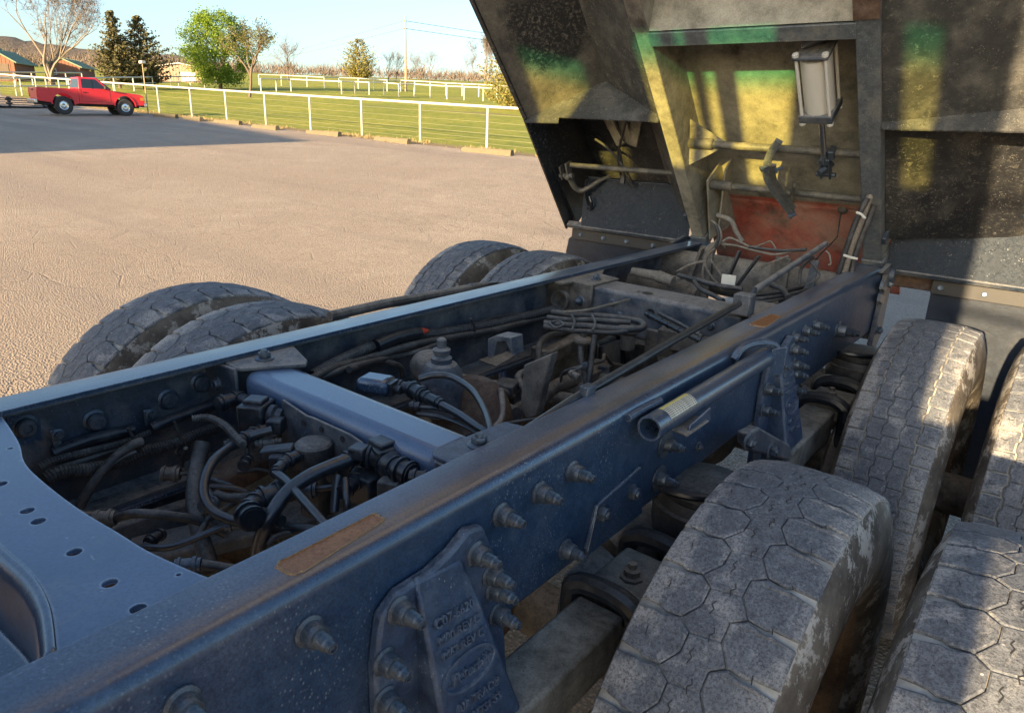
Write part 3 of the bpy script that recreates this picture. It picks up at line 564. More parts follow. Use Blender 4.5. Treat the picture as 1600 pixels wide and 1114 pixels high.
# left rail fasteners seen inside the frame
for p in [(-0.416,0.371,-0.066),(-0.416,0.488,-0.091),(-0.416,0.634,-0.088),(-0.415,0.707,-0.069)]: bolt(ME_RND, p, XP, RL)
for p in [(-0.416,0.651,-0.215),(-0.416,0.772,-0.235)]: bolt(ME_RND, p, XP, RL, .8)
MB().ext([(-.4150, y, z) for x, y, z in [(-0.415,0.346,-0.031),(-0.415,0.397,-0.056),(-0.415,0.394,-0.102),(-0.415,0.341,-0.1)]], (.003,0,0)).build('reinforcement_plate', M_FRAME, RL, bevel=.002)
for q in ([(-0.4,0.402,-0.079),(-0.4,0.416,-0.078),(-0.4,0.422,-0.13),(-0.4,0.408,-0.134)], [(-0.4,0.573,-0.089),(-0.4,0.589,-0.091),(-0.4,0.592,-0.127),(-0.4,0.574,-0.127)]):
    MB().ext(q, (.006,0,0)).build('hose_clamp', M_STUD, RL, bevel=.002); bolt(ME_HEX, (q[0][0]+.006, (q[0][1]+q[1][1])/2+.006, (q[0][2]+q[1][2])/2-.012), XP, RL, .55)

# --- crossmembers
def cut(o, cb):
    c = link('cutter', cb.mesh('cutter', M_FRAME, False)); m = o.modifiers.new('cut', 'BOOLEAN'); m.object = c; m.solver = 'EXACT'
    c.matrix_world = o.matrix_world.copy() if o.parent is None else Matrix()
    dg = bpy.context.evaluated_depsgraph_get(); me = bpy.data.meshes.new_from_object(o.evaluated_get(dg)); o.modifiers.remove(m); o.data = me; bpy.data.objects.remove(c)
    return o
re_ = [(.341,.327),(.30,.317),(.227,.303),(.163,.297),(.06,.287),(-.06,.284),(-.13,.288),(-.20,.304),(-.27,.314),(-.341,.322)]
fr_ = [(-.341,.165),(-.30,.178),(-.25,.190),(-.20,.196),(-.10,.193),(0,.192),(.10,.193),(.154,.196),(.20,.196),(.25,.190),(.291,.180),(.341,.165)]
re_s = [(p.x, p.y) for p in smooth([(x,y,0) for x,y in re_], 4)]; fr_s = [(p.x, p.y) for p in smooth([(x,y,0) for x,y in fr_], 4)]
b = MB(); prof = [(.0,0.),( .0,.0)]
xm = MB().ext([(x, y, -.0165) for x, y in re_s + fr_s], (0,0,.0075)).build('crossmember', M_XM, truck, ang=30)
cb = MB()
for x, y, r in ((-.081,.243,.0085),(.024,.242,.0085),(.062,.242,.0085),(.167,.245,.0085),(.259,.247,.0085),(.326,.248,.0085),(-.196,.290,.004),(.30,.305,.003)): cb.cyl((x,y,-.05), (x,y,.03), r, None, 20)
cut(xm, cb); xm.data.polygons.foreach_set('use_smooth', [False]*len(xm.data.polygons))
for line, sgn, zb in ((fr_s, -1, -.115), (re_s, 1, -.115)):
    b = MB(); n = len(line); R_ = .013; pr = [(0,-.0095),(.006,-.0115),(.010,-.016),(R_,-.024),(R_,zb)] if sgn < 0 else [(-.012,-.017),(-.010,-.03),(-.010,zb)]
    if sgn < 0: pr += [(R_+.003,zb-.006),(R_+.010,zb-.010),(R_+.055,zb-.012),(R_+.055,zb-.018),(R_-.004,zb-.018)]
    vs = []
    for x, y in line:
        for a, z in pr: vs.append((x, y + sgn*a, z))
    m = len(pr); b.add(vs, [((i+1)*m+j, (i+1)*m+j+1, i*m+j+1, i*m+j) for i in range(n-1) for j in range(m-1)])
    o = b.build('web', M_FRAME if sgn < 0 else M_RUSTY, xm, ang=50); sd = o.modifiers.new('th', 'SOLIDIFY'); sd.thickness = .006
for x in (.262,.291): MB().lathe([(.006,0),(.0062,.001),(.003,.0012)], (x, .196-.0235 if x < .28 else .182-.0225, -.06 if x < .28 else -.085), (.15,-1,0), 12).build('hole', M_BLK, xm)
x2 = MB().box((-.292,.735,-.13), (.292,.842,-.019)).build('crossmember', M_XM, truck, bevel=.026, ang=30)
MB().ext([(-.342,.73,-.0105),(-.295,.728,-.0105),(-.285,.735,-.0105),(-.215,.845,-.0105),(-.235,.862,-.0105),(-.342,.90,-.0105)][::-1], (0,0,-.008)).build('bracket', M_DFR, x2, bevel=.002)
MB().ext([(-.415,.722,-.02),(-.30,.722,-.0115),(-.292,.722,-.0115),(-.292,.722,-.15),(-.37,.722,-.15),(-.415,.722,-.10)], (0,.008,0)).build('bracket', M_DFR, x2, bevel=.003)
MB().ext([(.278,.735,-.0175),(.292,.722,-.0175),(.40,.722,-.0175),(.40,.93,-.0175),(.29,.905,-.0175),(.285,.84,-.0175)], (0,0,.007)).build('bracket', M_CAST, x2, bevel=.002)
MB().ext([(.295,.722,-.02),(.40,.722,-.02),(.40,.722,-.15),(.295,.722,-.15)], (0,.008,0)).build('bracket', M_DFR, x2, bevel=.003)
bolt(ME_HEX, (.322,.80,-.011), (0,0,1), x2, .95); bolt(ME_HEX, (-.302,.80,-.0105), (0,0,1), x2, .95); bolt(ME_RND, (-.36,.72,-.06), (0,-1,0), x2, .7)
b = MB().ext([(-0.124,0.722,-0.032),(-0.047,0.722,-0.043),(-0.028,0.722,-0.041),(0.084,0.722,-0.041),(0.117,0.722,-0.047),(0.113,0.722,-0.147),(-0.137,0.722,-0.141)], (0,.005,0)).build('front_plate', M_DFR, x2, bevel=.002)
for p in [(0.001,0.721,-0.057),(0.063,0.721,-0.056),(-0.055,0.721,-0.061)]: MB().lathe([(.006,0),(.0062,.001),(.003,.0012)], p, (0,-1,0), 12).build('hole', M_BLK, b)
for i in range(2):
    pass
x3 = MB().box((-.292,2.005,-.17), (.292,2.15,-.019)).build('crossmember', M_DFR, truck, bevel=.014, ang=30)
MB().ext([(-.342,1.93,-.0105),(-.31,1.93,-.0105),(-.30,2.0,-.0105),(-.225,2.005,-.0105),(-.215,2.15,-.0105),(-.30,2.17,-.0105),(-.342,2.25,-.0105)][::-1], (0,0,-.008)).build('bracket', M_DUST, x3, bevel=.002)
fpx = MB().ext([(-.415,1.99,-.012),(-.226,1.99,-.012),(-.226,1.99,-.19),(-.36,1.99,-.19),(-.415,1.99,-.1)], (0,.010,0)).build('bracket', M_DUST, x3, bevel=.003)
MB().pipe((-.345,1.97,-.085), (-.345,1.995,-.085), .036, .030).build('bushing', M_DUST, x3); bolt(ME_STUD, (-.27,1.99,-.075), (.1,-1,.1), x3, .9); bolt(ME_HEX, (-.262,2.07,-.0105), (0,0,1), x3, .9)
MB().box((.225,1.99,-.0185), (.40,2.20,-.011)).build('bracket', M_DUST, x3, bevel=.002); bolt(ME_HEX, (.27,2.07,-.011), (0,0,1), x3, .9)
for p in ((-.15,2.003,-.06),(-.12,2.003,-.1),(.2,2.003,-.07)): bolt(ME_RND, p, (0,-1,0), x3, .6)
# rear crossmember tube and hinge ends
rt = MB().cyl((-.415,2.93,-.10), (.415,2.93,-.10), .085, None, 28).build('rear_crossmember', M_DUST, truck)
for x in (-.2,.12): MB().box((x-.03,2.83,-.19), (x+.03,2.845,.03)).build('strap', M_DUST, rt, bevel=.003)
MB().ext([(.25,2.70,-.09),(.29,2.70,-.09),(.285,2.72,.055),(.262,2.72,.055)], (0,.012,0)).build('upright', M_DFR, rt, bevel=.003)
for s in (1, -1):
    hg = MB().ext([(s*.434,2.98,.0),(s*.434,3.12,.02),(s*.434,3.20,-.03),(s*.434,3.20,-.30),(s*.434,3.14,-.34),(s*.434,3.06,-.31),(s*.434,3.09,-.02)], (s*.02,0,0)).build('hinge_plate', M_DFR, truck, bevel=.004)
    MB().box((s*.34,3.105,-.30), (s*.43,3.20,-.005)).build('end_cap', M_DFR, hg, bevel=.006); MB().cyl((s*.30,3.14,-.03), (s*.472,3.14,-.03), .032).build('hinge_pin', M_STUD, hg)
    for z in (-.05,-.10): MB().bar((s*.456,3.0,z), (s*.456,3.08,z-.02), .012, .03).build('clip', M_STUD, hg)
    bolt(ME_HEX, (s*.454,3.11,-.06), (s,0,0), hg); bolt(ME_HEX, (s*.454,3.10,-.25), (s,0,0), hg)

# --- cast suspension brackets, trailing beams, air springs (same set at each axle and side)
def text(s, size, M, mat, par, depth=.0025, name='lettering', shear=0):
    cu = bpy.data.curves.new('t', 'FONT'); cu.body = s; cu.size = size; cu.extrude = depth; cu.align_x = 'CENTER'; cu.align_y = 'CENTER'; cu.shear = shear; cu.offset = size*.012; cu.resolution_u = 3
    o = bpy.data.objects.new('t', cu); COL.objects.link(o); dg = bpy.context.evaluated_depsgraph_get(); me = bpy.data.meshes.new_from_object(o.evaluated_get(dg)); bpy.data.objects.remove(o)
    me.materials.clear(); me.materials.append(mat); return link(name, me, par, M=M)
def spring_bracket(yo, s, full):
    Y = lambda y: y + yo
    pl = [(.465,-.40),(.463,-.16),(.475,-.09),(.505,-.070),(.56,-.069),(.60,-.058),(.635,-.040),(.665,-.048),(.69,-.10),(.715,-.20),(.74,-.40)]
    br = MB().ext([(s*.4335, Y(y), z) for y, z in pl], (s*.019,0,0)).build('suspension_bracket', M_CAST, truck, bevel=.005)
    T = [V((s*.4535,Y(.530),-.066)), V((s*.4535,Y(.620),-.076))]; Bm = [V((s*.512,Y(.535),-.32)), V((s*.512,Y(.690),-.34))]; Z = [V((s*.530,Y(.50),-.50)), V((s*.530,Y(.73),-.50))]
    mid = [V((s*.479,Y(.530),-.16)), V((s*.474,Y(.640),-.15))]
    leg = MB(); L_ = [T[0], mid[0], Bm[0], Z[0]]; R2 = [T[1], mid[1], Bm[1], Z[1]]; back = .065
    vs = [];
    for a, c in zip(L_, R2): vs += [a, c, c + V((-s*max(.006, abs(c.x)-.44),-.004,0)), a + V((-s*max(.006, abs(a.x)-.44),.004,0))]
    fs = [(0,3,2,1)]
    for k in range(3): fs += [(4*k+j, 4*k+(j+1) % 4, 4*k+4+(j+1) % 4, 4*k+4+j) for j in range(4)]
    if s < 0: fs = [f[::-1] for f in fs]
    leg.add(vs, fs).build('leg', M_CAST, br, bevel=.006)
    for y, z in ((.502,-.093),(.477,-.156),(.475,-.216),(.648,-.083),(.682,-.135),(.69,-.165),(.70,-.215)):
        bolt(ME_STUD, (s*.452, Y(y), z), (s,0,0), br, 1.0)
    if full:
        xd = (Bm[1]-Bm[0]).normalized(); yd = (mid[0]*.5+mid[1]*.5 - Bm[0]*.5 - Bm[1]*.5).normalized(); zd = xd.cross(yd).normalized(); yd = zd.cross(xd)
        rot = Matrix((xd, yd, zd)).transposed().to_4x4(); c0 = (mid[0]+mid[1])/2; c1 = (Bm[0]+Bm[1])/2
        c2 = (T[0]+T[1])/2; yq = (c2-c0).normalized(); zq = xd.cross(yq).normalized(); yq = zq.cross(xd); rot2 = Matrix((xd, yq, zq)).transposed().to_4x4()
        at = lambda k: Matrix.Translation(c0.lerp(c1, k) + zd*.0025) @ rot @ Matrix.Rotation(radians(2), 4, 'Z')
        at2 = lambda k: Matrix.Translation(c0.lerp(c2, k) + zq*.0025) @ rot2 @ Matrix.Rotation(radians(3), 4, 'Z')
        text('C07-6620', .019, at2(.22), M_CAST, br); text('M00 REV C', .0175, at(.03), M_CAST, br); text('M62 REV C', .0175, at(.165), M_CAST, br)
        text('Peterbilt', .023, at(.40), M_CAST, br, .003, 'lettering', .3); text('AIR TRAC\u00ae', .0175, at(.66), M_CAST, br); text('02 HTS1 55', .0175, at(.80), M_CAST, br)
        ov = MB(); n = 36; rr = []
        for r_, z in ((1.0,-.002),(1.0,.002),(.93,.002),(.90,-.002)):
            rr += [(.056*r_*cos(2*pi*i/n), .027*(1-(1-r_)*2)*sin(2*pi*i/n), z) for i in range(n)]
        ov.add(rr, [(k*n+i, k*n+(i+1) % n, (k+1)*n+(i+1) % n, (k+1)*n+i) for k in range(3) for i in range(n)]); ov.build('emblem_ring', M_CAST, br, M=at(.40) @ Matrix.Translation((0,0,-.001)))
    bm = MB().box((s*.425,Y(.55),-.45), (s*.525,Y(.985),-.352)).build('trailing_beam', M_BEAM, truck, bevel=.008)
    for yy in (.985, 1.20):
        MB().tube([(s*.405,Y(yy),-.58),(s*.405,Y(yy),-.37),(s*.415,Y(yy),-.338),(s*.45,Y(yy),-.322),(s*.51,Y(yy),-.322),(s*.545,Y(yy),-.338),(s*.555,Y(yy),-.37),(s*.555,Y(yy),-.58)], .021, 10, 3).build('u_bolt', M_PLAS, bm)
    MB().box((s*.415,Y(1.005),-.40), (s*.545,Y(1.18),-.345)).build('clamp_pad', M_BEAM, bm, bevel=.008); MB().lathe([(.024,0),(.024,.006),(.017,.008),(.017,.02),(.009,.022),(.009,.034),(.004,.036)], (s*.48,Y(1.085),-.345), (0,0,1), 8).build('nut', M_DUST, bm)
    MB().ext([(s*.375,Y(1.0),-.34),(s*.42,Y(1.0),-.36),(s*.42,Y(1.0),-.55),(s*.35,Y(1.0),-.55)], (0,.14,0)).build('saddle', M_DFR, bm, bevel=.006)
    MB().box((s*.41,Y(1.18),-.50), (s*.57,Y(1.55),-.455)).build('spring_seat', M_DUST, bm, bevel=.01)
    a = MB().lathe([(.03,-.455),(.085,-.455),(.10,-.43),(.108,-.40),(.114,-.36),(.114,-.32),(.106,-.285),(.098,-.272),(.104,-.266),(.104,-.255),(.095,-.248),(.05,-.242),(.02,-.238)], (s*.49,Y(1.385),0), (0,0,1), 36).build('air_spring', M_HOSED, truck)
    for z in (-.30,-.37): MB().lathe([(.107,0),(.1165,.004),(.107,.008)], (s*.49,Y(1.385),z), (0,0,1), 32, cap=False).build('girdle', M_HOSED, a)
    MB().tube([(s*.395,Y(1.33),-.225),(s*.43,Y(1.27),-.235),(s*.50,Y(1.275),-.236),(s*.565,Y(1.33),-.236),(s*.585,Y(1.40),-.234)], .009, 8, 4).build('rim', M_PLAS, a)
    MB().bar((s*.47,Y(.52),-.62), (s*.47,Y(1.1),-.68), .05, .05).build('torque_rod', M_DUST, truck, bevel=.01)
    return br
for yo in (0, 1.34):
    for s in (1, -1): spring_bracket(yo, s, s > 0)
# lower clamp block of the rear bracket
lb = MB().ext([(0.5,1.494,-0.156),(0.5,1.566,-0.163),(0.5,1.85,-0.307),(0.5,1.891,-0.353),(0.5,1.876,-0.365),(0.5,1.557,-0.223),(0.5,1.506,-0.189)], (.03,0,0)).build('clamp_block', M_DFR, truck, bevel=.006)
for p in [(0.53,1.486,-0.172),(0.53,1.668,-0.258)]: bolt(ME_HEX, p, XP, lb, 1.0)
# --- axles
for y in (1.14, 2.48):
    ax = MB().cyl((-.95,y,-.585), (.95,y,-.585), .065, None, 20).build('axle', M_DUST, truck)
    MB().lathe([(.06,-.12),(.15,-.10),(.19,-.03),(.20,.03),(.17,.10),(.10,.14),(.07,.20)], (.0,y-.05,-.56), (0,-1,.08), 28).build('differential', M_RUSTY if y < 2 else M_DUST, ax)
    MB().lathe([(.05,0),(.09,.005),(.09,.03),(.06,.04),(.06,.12),(.075,.125),(.075,.15)], (0,y-.26,-.53), (0,-1,.08), 18).build('yoke', M_DUST, ax)
    for s in (-1, 1):
        MB().lathe([(.03,0),(.085,.0),(.09,.03),(.094,.05),(.09,.07),(.088,.14),(.05,.16)], (s*.33,y+.10,-.45), (s*.2,1,.3), 22).build('brake_chamber', M_DUST, ax); MB().lathe([(.2,0),(.21,.01),(.21,.06),(.15,.07)], (s*.52,y,-.585), (s,0,0), 30).build('brake_backing', M_DUST, ax)
MB().cyl((0,-2.5,-.35), (0,.83,-.51), .055, None, 20).cyl((0,1.40,-.52), (0,2.18,-.52), .045, None, 18).build('drive_shaft', M_DUST, truck)
# --- wheels and tyres
SIPE = {'lug': MB(), 'rib': MB()}
def tread(kind):
    R_ = .522; W2 = .112; b = MB(); N = 44 if kind == 'lug' else 54; dep = .0065
    def pt(tt, c, dr, sh=0):
        a = 2*pi*c/N; s = (2*tt-1); r = R_ - .007*s*s - .006*max(0, abs(s)-.9)*10 + dr; return ((s + sh)*W2, r*cos(a), r*sin(a))
    def block(poly):
        # poly: (t, c) points on the tread; inner ring is the worn, rounded crown of the block
        n = len(poly); ct = sum(p[0] for p in poly)/n; cc = sum(p[1] for p in poly)/n
        k = .0022; sw = 2*W2; sc_ = 2*pi*R_/N; ring = []
        for tt, c in poly:
            dx, dy = (ct-tt)*sw, (cc-c)*sc_; L = math.hypot(dx, dy) or 1; ring.append((tt + dx/L*k*1.4/sw, c + dy/L*k*1.4/sc_))
        v = [pt(*p, -dep) for p in poly] + [pt(*p, -.0016) for p in poly] + [pt(*p, 0) for p in ring]
        fs = [(i, (i+1) % n, n+(i+1) % n, n+i) for i in range(n)] + [(n+i, n+(i+1) % n, 2*n+(i+1) % n, 2*n+i) for i in range(n)] + [tuple(range(2*n, 3*n))]
        b.add(v, fs)
    sb_ = SIPE[kind]; rg = random.Random(5)
    def sipe(pts, wd):
        for (t0, c0), (t1, c1) in zip(pts, pts[1:]):
            a, c_ = V(pt(t0, c0, .0004)), V(pt(t1, c1, .0004)); nrm = V((0, (a+c_).y, (a+c_).z)).normalized(); e = (c_-a).cross(nrm).normalized()*wd
            sb_.add([a-e, a+e, c_+e, c_-e], [(0,1,2,3)])
    for i in range(N):
        if kind == 'lug':
            o = i + rg.uniform(-.03,.03); sipe([(.47,o+.45),(.455,o+.55),(.48,o+.62),(.465,o+.75)], .0009); sipe([(.53,o+.95),(.545,o+1.05),(.52,o+1.12),(.535,o+1.25)], .0009)
            for q in (.14, .84): sipe([(q, o+.5+rg.uniform(-.1,.1)), (q+.012, o+.58+rg.uniform(-.05,.05))], .0008)
        else:
            for q in (.09,.30,.50,.70,.91): sipe([(q-.03, i+.5), (q, i+.56), (q+.03, i+.5)], .0008)
    for i in range(N):
        if kind == 'lug':
            for m in (0, 1):
                o = i + .5*m; sh = [(0,.12),(.15,.09),(.19,.12),(.30,.035),(.395,.215),(.395,.62),(.312,.99),(.302,1.0),(.19,1.03),(.15,.97),(0,.93)]
                block([(tt if not m else 1-tt, o + c) for tt, c in (sh if not m else sh[::-1])])
            block([(.402,i+.215),(.402,i+.62),(.317,i+1.01),(.402,i+1.2135),(.598,i+1.1185),(.598,i+.715),(.683,i+.51),(.598,i+.12)])
        else:
            ed = [0,.215,.40,.60,.785,1]; gw = [0,.022,.005,.005,.022,0]; z = lambda k, c: .022*(1 if k % 2 else -1)*(1 if (c % 1) < .5 else -1)
            for k in range(5):
                a0, a1 = ed[k] + gw[k]/2, ed[k+1] - gw[k+1]/2; g = .04 if k in (0, 4) else .012; o = i + (.25 if k in (1,3) else 0)
                zz = lambda kk, c: 0 if kk in (0, 5) else (.020*(1 if c < .5 else -1))
                f0 = lambda c: a0 + (0 if k == 0 else .013*(1 if ((c+o) % 1) < .5 else -1)); f1 = lambda c: a1 + (0 if k == 4 else .013*(1 if ((c+o) % 1) < .5 else -1))
                cs = sorted({g, 1-g, *[x for x in ((.5-o) % 1 - .06, (.5-o) % 1 + .06, (1-o) % 1 - .06, (1-o) % 1 + .06) if g < x < 1-g]})
                block([(f0(c), o+c) for c in cs] + [(f1(c), o+c) for c in cs[::-1]])
    return b
ME_TR = {k: tread(k).mesh('tread', M_TYRE, False) for k in ('lug', 'rib')}
ME_SP = {k: SIPE[k].mesh('sipes', M_BLK, False) for k in SIPE}
for me in ME_TR.values():
    import bmesh; bm_ = bmesh.new(); bm_.from_mesh(me); bmesh.ops.recalc_face_normals(bm_, faces=bm_.faces); bm_.to_mesh(me); bm_.free()
ME_TY = MB().lathe([(.29,-.095),(.31,-.115),(.36,-.133),(.41,-.138),(.455,-.131),(.488,-.120),(.5045,-.111),(.5095,-.09),(.5148,0),(.5095,.09),(.5045,.111),(.488,.120),(.455,.131),(.41,.138),(.36,.133),(.31,.115),(.29,.095)], (0,0,0), XP, 96, cap=False).mesh('tyre', [M_SIDEW, M_GRV], True, 60)
for p in ME_TY.polygons:
    r = math.hypot(p.center.y, p.center.z)
    if r > .5035: p.material_index = 1
db = MB(); n = 80; prof = [(.055,.06),(.13,.06),(.165,.055),(.19,.045),(.215,.025),(.24,.0),(.255,-.02),(.272,-.03),(.272,-.10),(.29,-.115),(.300,-.115),(.300,-.105)]
vs = [(z, r*cos(2*pi*i/n), r*sin(2*pi*i/n)) for r, z in prof for i in range(n)]; fs = []
for k in range(len(prof)-1):
    for i in range(n):
        if k in (3, 4, 5) and (i % 16) in (0,1,2,3,4,5) and not (k in (3,5) and (i % 16) in (0,5)): continue
        fs.append((k*n+i, k*n+(i+1) % n, (k+1)*n+(i+1) % n, (k+1)*n+i))
db.add(vs, fs).lathe([(.272,-.03),(.272,.09),(.29,.105),(.3,.105),(.3,.095)], (0,0,0), XP, 60, cap=False); ME_WH = db.mesh('wheel', M_RIM, True, 40)
ME_LUG = hexa(.017, 0, .03).mesh('lug_nut', M_STUD)
WHEELS = []
for y, kind in ((1.135, 'lug'), (2.48, 'rib')):
    for s in (1, -1):
        for xx in (.732, 1.074):
            z = (-.600 if y < 2 else -.572) if s > 0 else -.542; yy_ = y if s > 0 else y - .07
            inner = xx < .9; w = link('wheel', ME_WH, truck); sg = s if not inner else s
            w.matrix_local = Matrix.Translation((s*xx, yy_, z)) @ Matrix.Rotation(random.uniform(0, 6), 4, 'X') @ (Matrix.Rotation(pi, 4, 'Z') if s < 0 else Matrix())
            link('tyre', ME_TY, w); ra_ = Matrix.Rotation(random.uniform(0,.14), 4, 'X'); link('tread', ME_TR[kind], w, M=ra_); tag(link('sipes', ME_SP[kind], w, M=ra_), kind='stuff'); WHEELS.append(w)
            if not inner:
                for i in range(10):
                    a = 2*pi*i/10; link('lug_nut', ME_LUG, w, M=Matrix.Translation((.058, .143*cos(a), .143*sin(a))) @ rotto(XP))
                MB().lathe([(.12,.05),(.115,.10),(.09,.13),(.02,.135)], (0,0,0), XP, 30).build('hub', M_DUST, w)

# --- tube with warning sticker, its bracket
tb = MB().pipe((.474,1.105,-.033), (.474,1.70,-.033), .0245, .0205, 28).build('holder_tube', M_FRAME, truck, ang=50)
t = NT('sticker'); X = t.xyz(); ln = t.math('FRACT', t.mul(X[0], 1)); bars = t.ramp(t.noise(220, 2, .5, co=t.map((.0,1,0))), .42, .5)
g = t.n.new('ShaderNodeTexCoord').outputs['Object']; ang_ = t.math('ARCTAN2', t.math('SUBTRACT', X[0], .474), t.math('ADD', X[2], .033)); row = t.math('FRACT', t.mul(ang_, 6.2)); c = t.mix(t.mul(t.ramp(row, .45, .5), bars), (.62,.58,.45), (.10,.10,.09)); c = t.mix(t.ramp(ang_, .05, .0), c, (.62,.50,.14)); c = t.mix(t.ramp(t.noise(40, 4), .6, .75, 0, .5), c, (.3,.27,.2)); M_STICK = t.out(c, .5)
b = MB(); k = 10; vs = []
for i in range(k+1):
    a = radians(-18 + 82*i/k)
    for y in (1.150, 1.262): vs.append((.474 + .0250*sin(a), y, -.033 + .0250*cos(a)))
b.add(vs, [(2*i, 2*i+1, 2*i+3, 2*i+2) for i in range(k)]).build('sticker', M_STICK, tb)
hk = MB().tube([(.44,1.58,-.02),(.445,1.61,.004),(.462,1.66,.010),(.487,1.70,.004),(.50,1.72,-.02)], .010, 8, 4).build('hook', M_FRAME, tb)
MB().ext([(.49,1.69,-.005),(.515,1.71,.0),(.515,1.71,-.07),(.49,1.69,-.08)], (.004,.008,0)).build('end_bracket', M_FRAME, tb, bevel=.002)
MB().ext([(0.475,1.196,-0.06),(0.516,1.185,-0.06),(0.516,1.283,-0.06),(0.47,1.293,-0.06)], (0,0,-.004)).build('shelf_bracket', M_DUST, tb, bevel=.001)
MB().ext([(0.506,1.203,-0.072),(0.506,1.208,-0.049),(0.506,1.3,-0.039),(0.506,1.306,-0.07)], (.004,0,0)).build('shelf_bracket', M_FRAME, tb, bevel=.001)
MB().tube([(.436,1.09,-.018),(.438,1.15,-.016),(.440,1.21,-.018)], .008, 8, 3).build('weld_bead', M_FRAME, tb)

# --- air hoses, wiring loom, valves (truck coordinates, metres)
def hose(name, pts, r, m=None, corr=0, n=10): return MB().tube(pts, r, n, 6, corr).build(name, m or M_HOSE, truck, ang=60 if not corr else 25)
H = hose
H('air_pipe', [(-0.395,0.401,-0.125),(-0.395,0.432,-0.121),(-0.395,0.478,-0.119),(-0.395,0.532,-0.123),(-0.395,0.549,-0.124)], .012, M_PLAS)
H('air_pipe', [(-0.375,0.575,-0.124),(-0.375,0.61,-0.119),(-0.375,0.663,-0.116),(-0.375,0.729,-0.111),(-0.375,0.752,-0.108)], .0125, M_PLAS)
H('wiring_loom', [(-0.385,0.374,-0.14),(-0.385,0.399,-0.134),(-0.385,0.46,-0.138),(-0.385,0.532,-0.142),(-0.385,0.59,-0.136),(-0.385,0.63,-0.143)], .008, M_HOSED, .005)
H('wiring_loom', [(-0.37,0.376,-0.16),(-0.37,0.402,-0.155),(-0.37,0.45,-0.167),(-0.37,0.509,-0.173),(-0.37,0.554,-0.167),(-0.37,0.592,-0.17),(-0.37,0.626,-0.17),(-0.37,0.669,-0.166),(-0.37,0.713,-0.166)], .0135, M_HOSED, .006)
H('air_hose', [(-0.385,0.38,-0.153),(-0.385,0.435,-0.153),(-0.385,0.494,-0.152),(-0.385,0.549,-0.151)], .006, M_HOSED)
H('air_hose', [(-0.345,0.408,-0.234),(-0.345,0.431,-0.202),(-0.345,0.457,-0.174),(-0.345,0.489,-0.149),(-0.345,0.525,-0.133),(-0.345,0.543,-0.133)], .0095, M_HOSED); H('air_hose', [(-0.34,0.434,-0.201),(-0.34,0.467,-0.166),(-0.34,0.499,-0.152),(-0.34,0.526,-0.148)], .0045, M_HOSED)
for p in ([(-0.36,0.526,-0.102),(-0.36,0.536,-0.136),(-0.36,0.546,-0.162)], [(-0.36,0.617,-0.117),(-0.36,0.622,-0.139),(-0.36,0.628,-0.161)]): MB().tube(p, .0035, 6, 3).build('cable_tie', M_HOSED, truck)
H('wiring_loom', [(-0.251,0.603,-0.075),(-0.235,0.627,-0.075),(-0.182,0.63,-0.075),(-0.12,0.617,-0.075),(-0.078,0.608,-0.075)], .008, M_HOSED, .005)
H('air_hose', [(-0.097,0.679,-0.075),(-0.112,0.648,-0.08),(-0.117,0.607,-0.09),(-0.083,0.55,-0.09),(-0.048,0.513,-0.11),(-0.016,0.502,-0.13),(0.02,0.508,-0.14),(0.064,0.528,-0.145),(0.1,0.551,-0.15),(0.133,0.571,-0.15)], .0085)
H('air_hose', [(0.094,0.518,-0.2),(0.111,0.518,-0.15),(0.119,0.533,-0.11),(0.112,0.57,-0.085),(0.116,0.61,-0.07),(0.121,0.648,-0.065),(0.127,0.684,-0.062)], .0125)
H('air_hose', [(-0.232,0.611,-0.12),(-0.215,0.585,-0.16),(-0.156,0.544,-0.19),(-0.094,0.518,-0.22),(-0.028,0.5,-0.26)], .0155, M_HOSED)
H('air_hose', [(-0.076,0.547,-0.15),(-0.046,0.557,-0.15),(-0.005,0.577,-0.14),(0.027,0.589,-0.12),(0.012,0.624,-0.12)], .0085, M_HOSED)
H('air_hose', [(0.046,0.592,-0.08),(0.087,0.587,-0.08),(0.16,0.569,-0.08),(0.228,0.558,-0.09)], .0075)
H('air_hose', [(0.13,0.658,-0.08),(0.139,0.646,-0.1),(0.153,0.63,-0.13)], .008); H('air_hose', [(0.15,0.658,-0.08),(0.177,0.638,-0.1),(0.187,0.634,-0.13)], .006)
H('air_hose', [(0.109,0.564,-0.15),(0.152,0.577,-0.14),(0.205,0.6,-0.14),(0.274,0.633,-0.14)], .010)
H('thin_line', [(0.128,0.521,-0.15),(0.131,0.532,-0.14),(0.13,0.567,-0.15),(0.169,0.588,-0.15)], .004, M_HOSED); H('thin_line', [(-0.271,0.593,-0.14),(-0.312,0.6,-0.2),(-0.259,0.593,-0.2),(-0.225,0.599,-0.2)], .004, M_HOSED)
H('thin_line', [(-0.188,0.582,-0.17),(-0.153,0.591,-0.17),(-0.109,0.598,-0.17),(-0.081,0.591,-0.17),(-0.091,0.569,-0.17)], .0055, M_HOSED); H('thin_line', [(-0.034,0.487,-0.19),(-0.071,0.525,-0.19),(-0.083,0.565,-0.19),(-0.093,0.596,-0.19)], .006, M_HOSED)
def fitting(pts, rs, name='air_fitting', m=None, par=None):
    b = MB()
    for i in range(len(pts)-1):
        a, c = V(pts[i]), V(pts[i+1]); r = rs[i]; b.cyl(a, c, r, None, 14); d = (c-a).normalized()
        b.lathe([(r,0),(r*1.25,.001),(r*1.25,.006),(r,.007)], a + (c-a)*.15, d, 14, cap=False).lathe([(r,0),(r*1.2,.001),(r*1.2,.005),(r,.006)], a + (c-a)*.75, d, 14, cap=False)
    return b.build(name, m or M_PLAS, par if par is not None else truck)
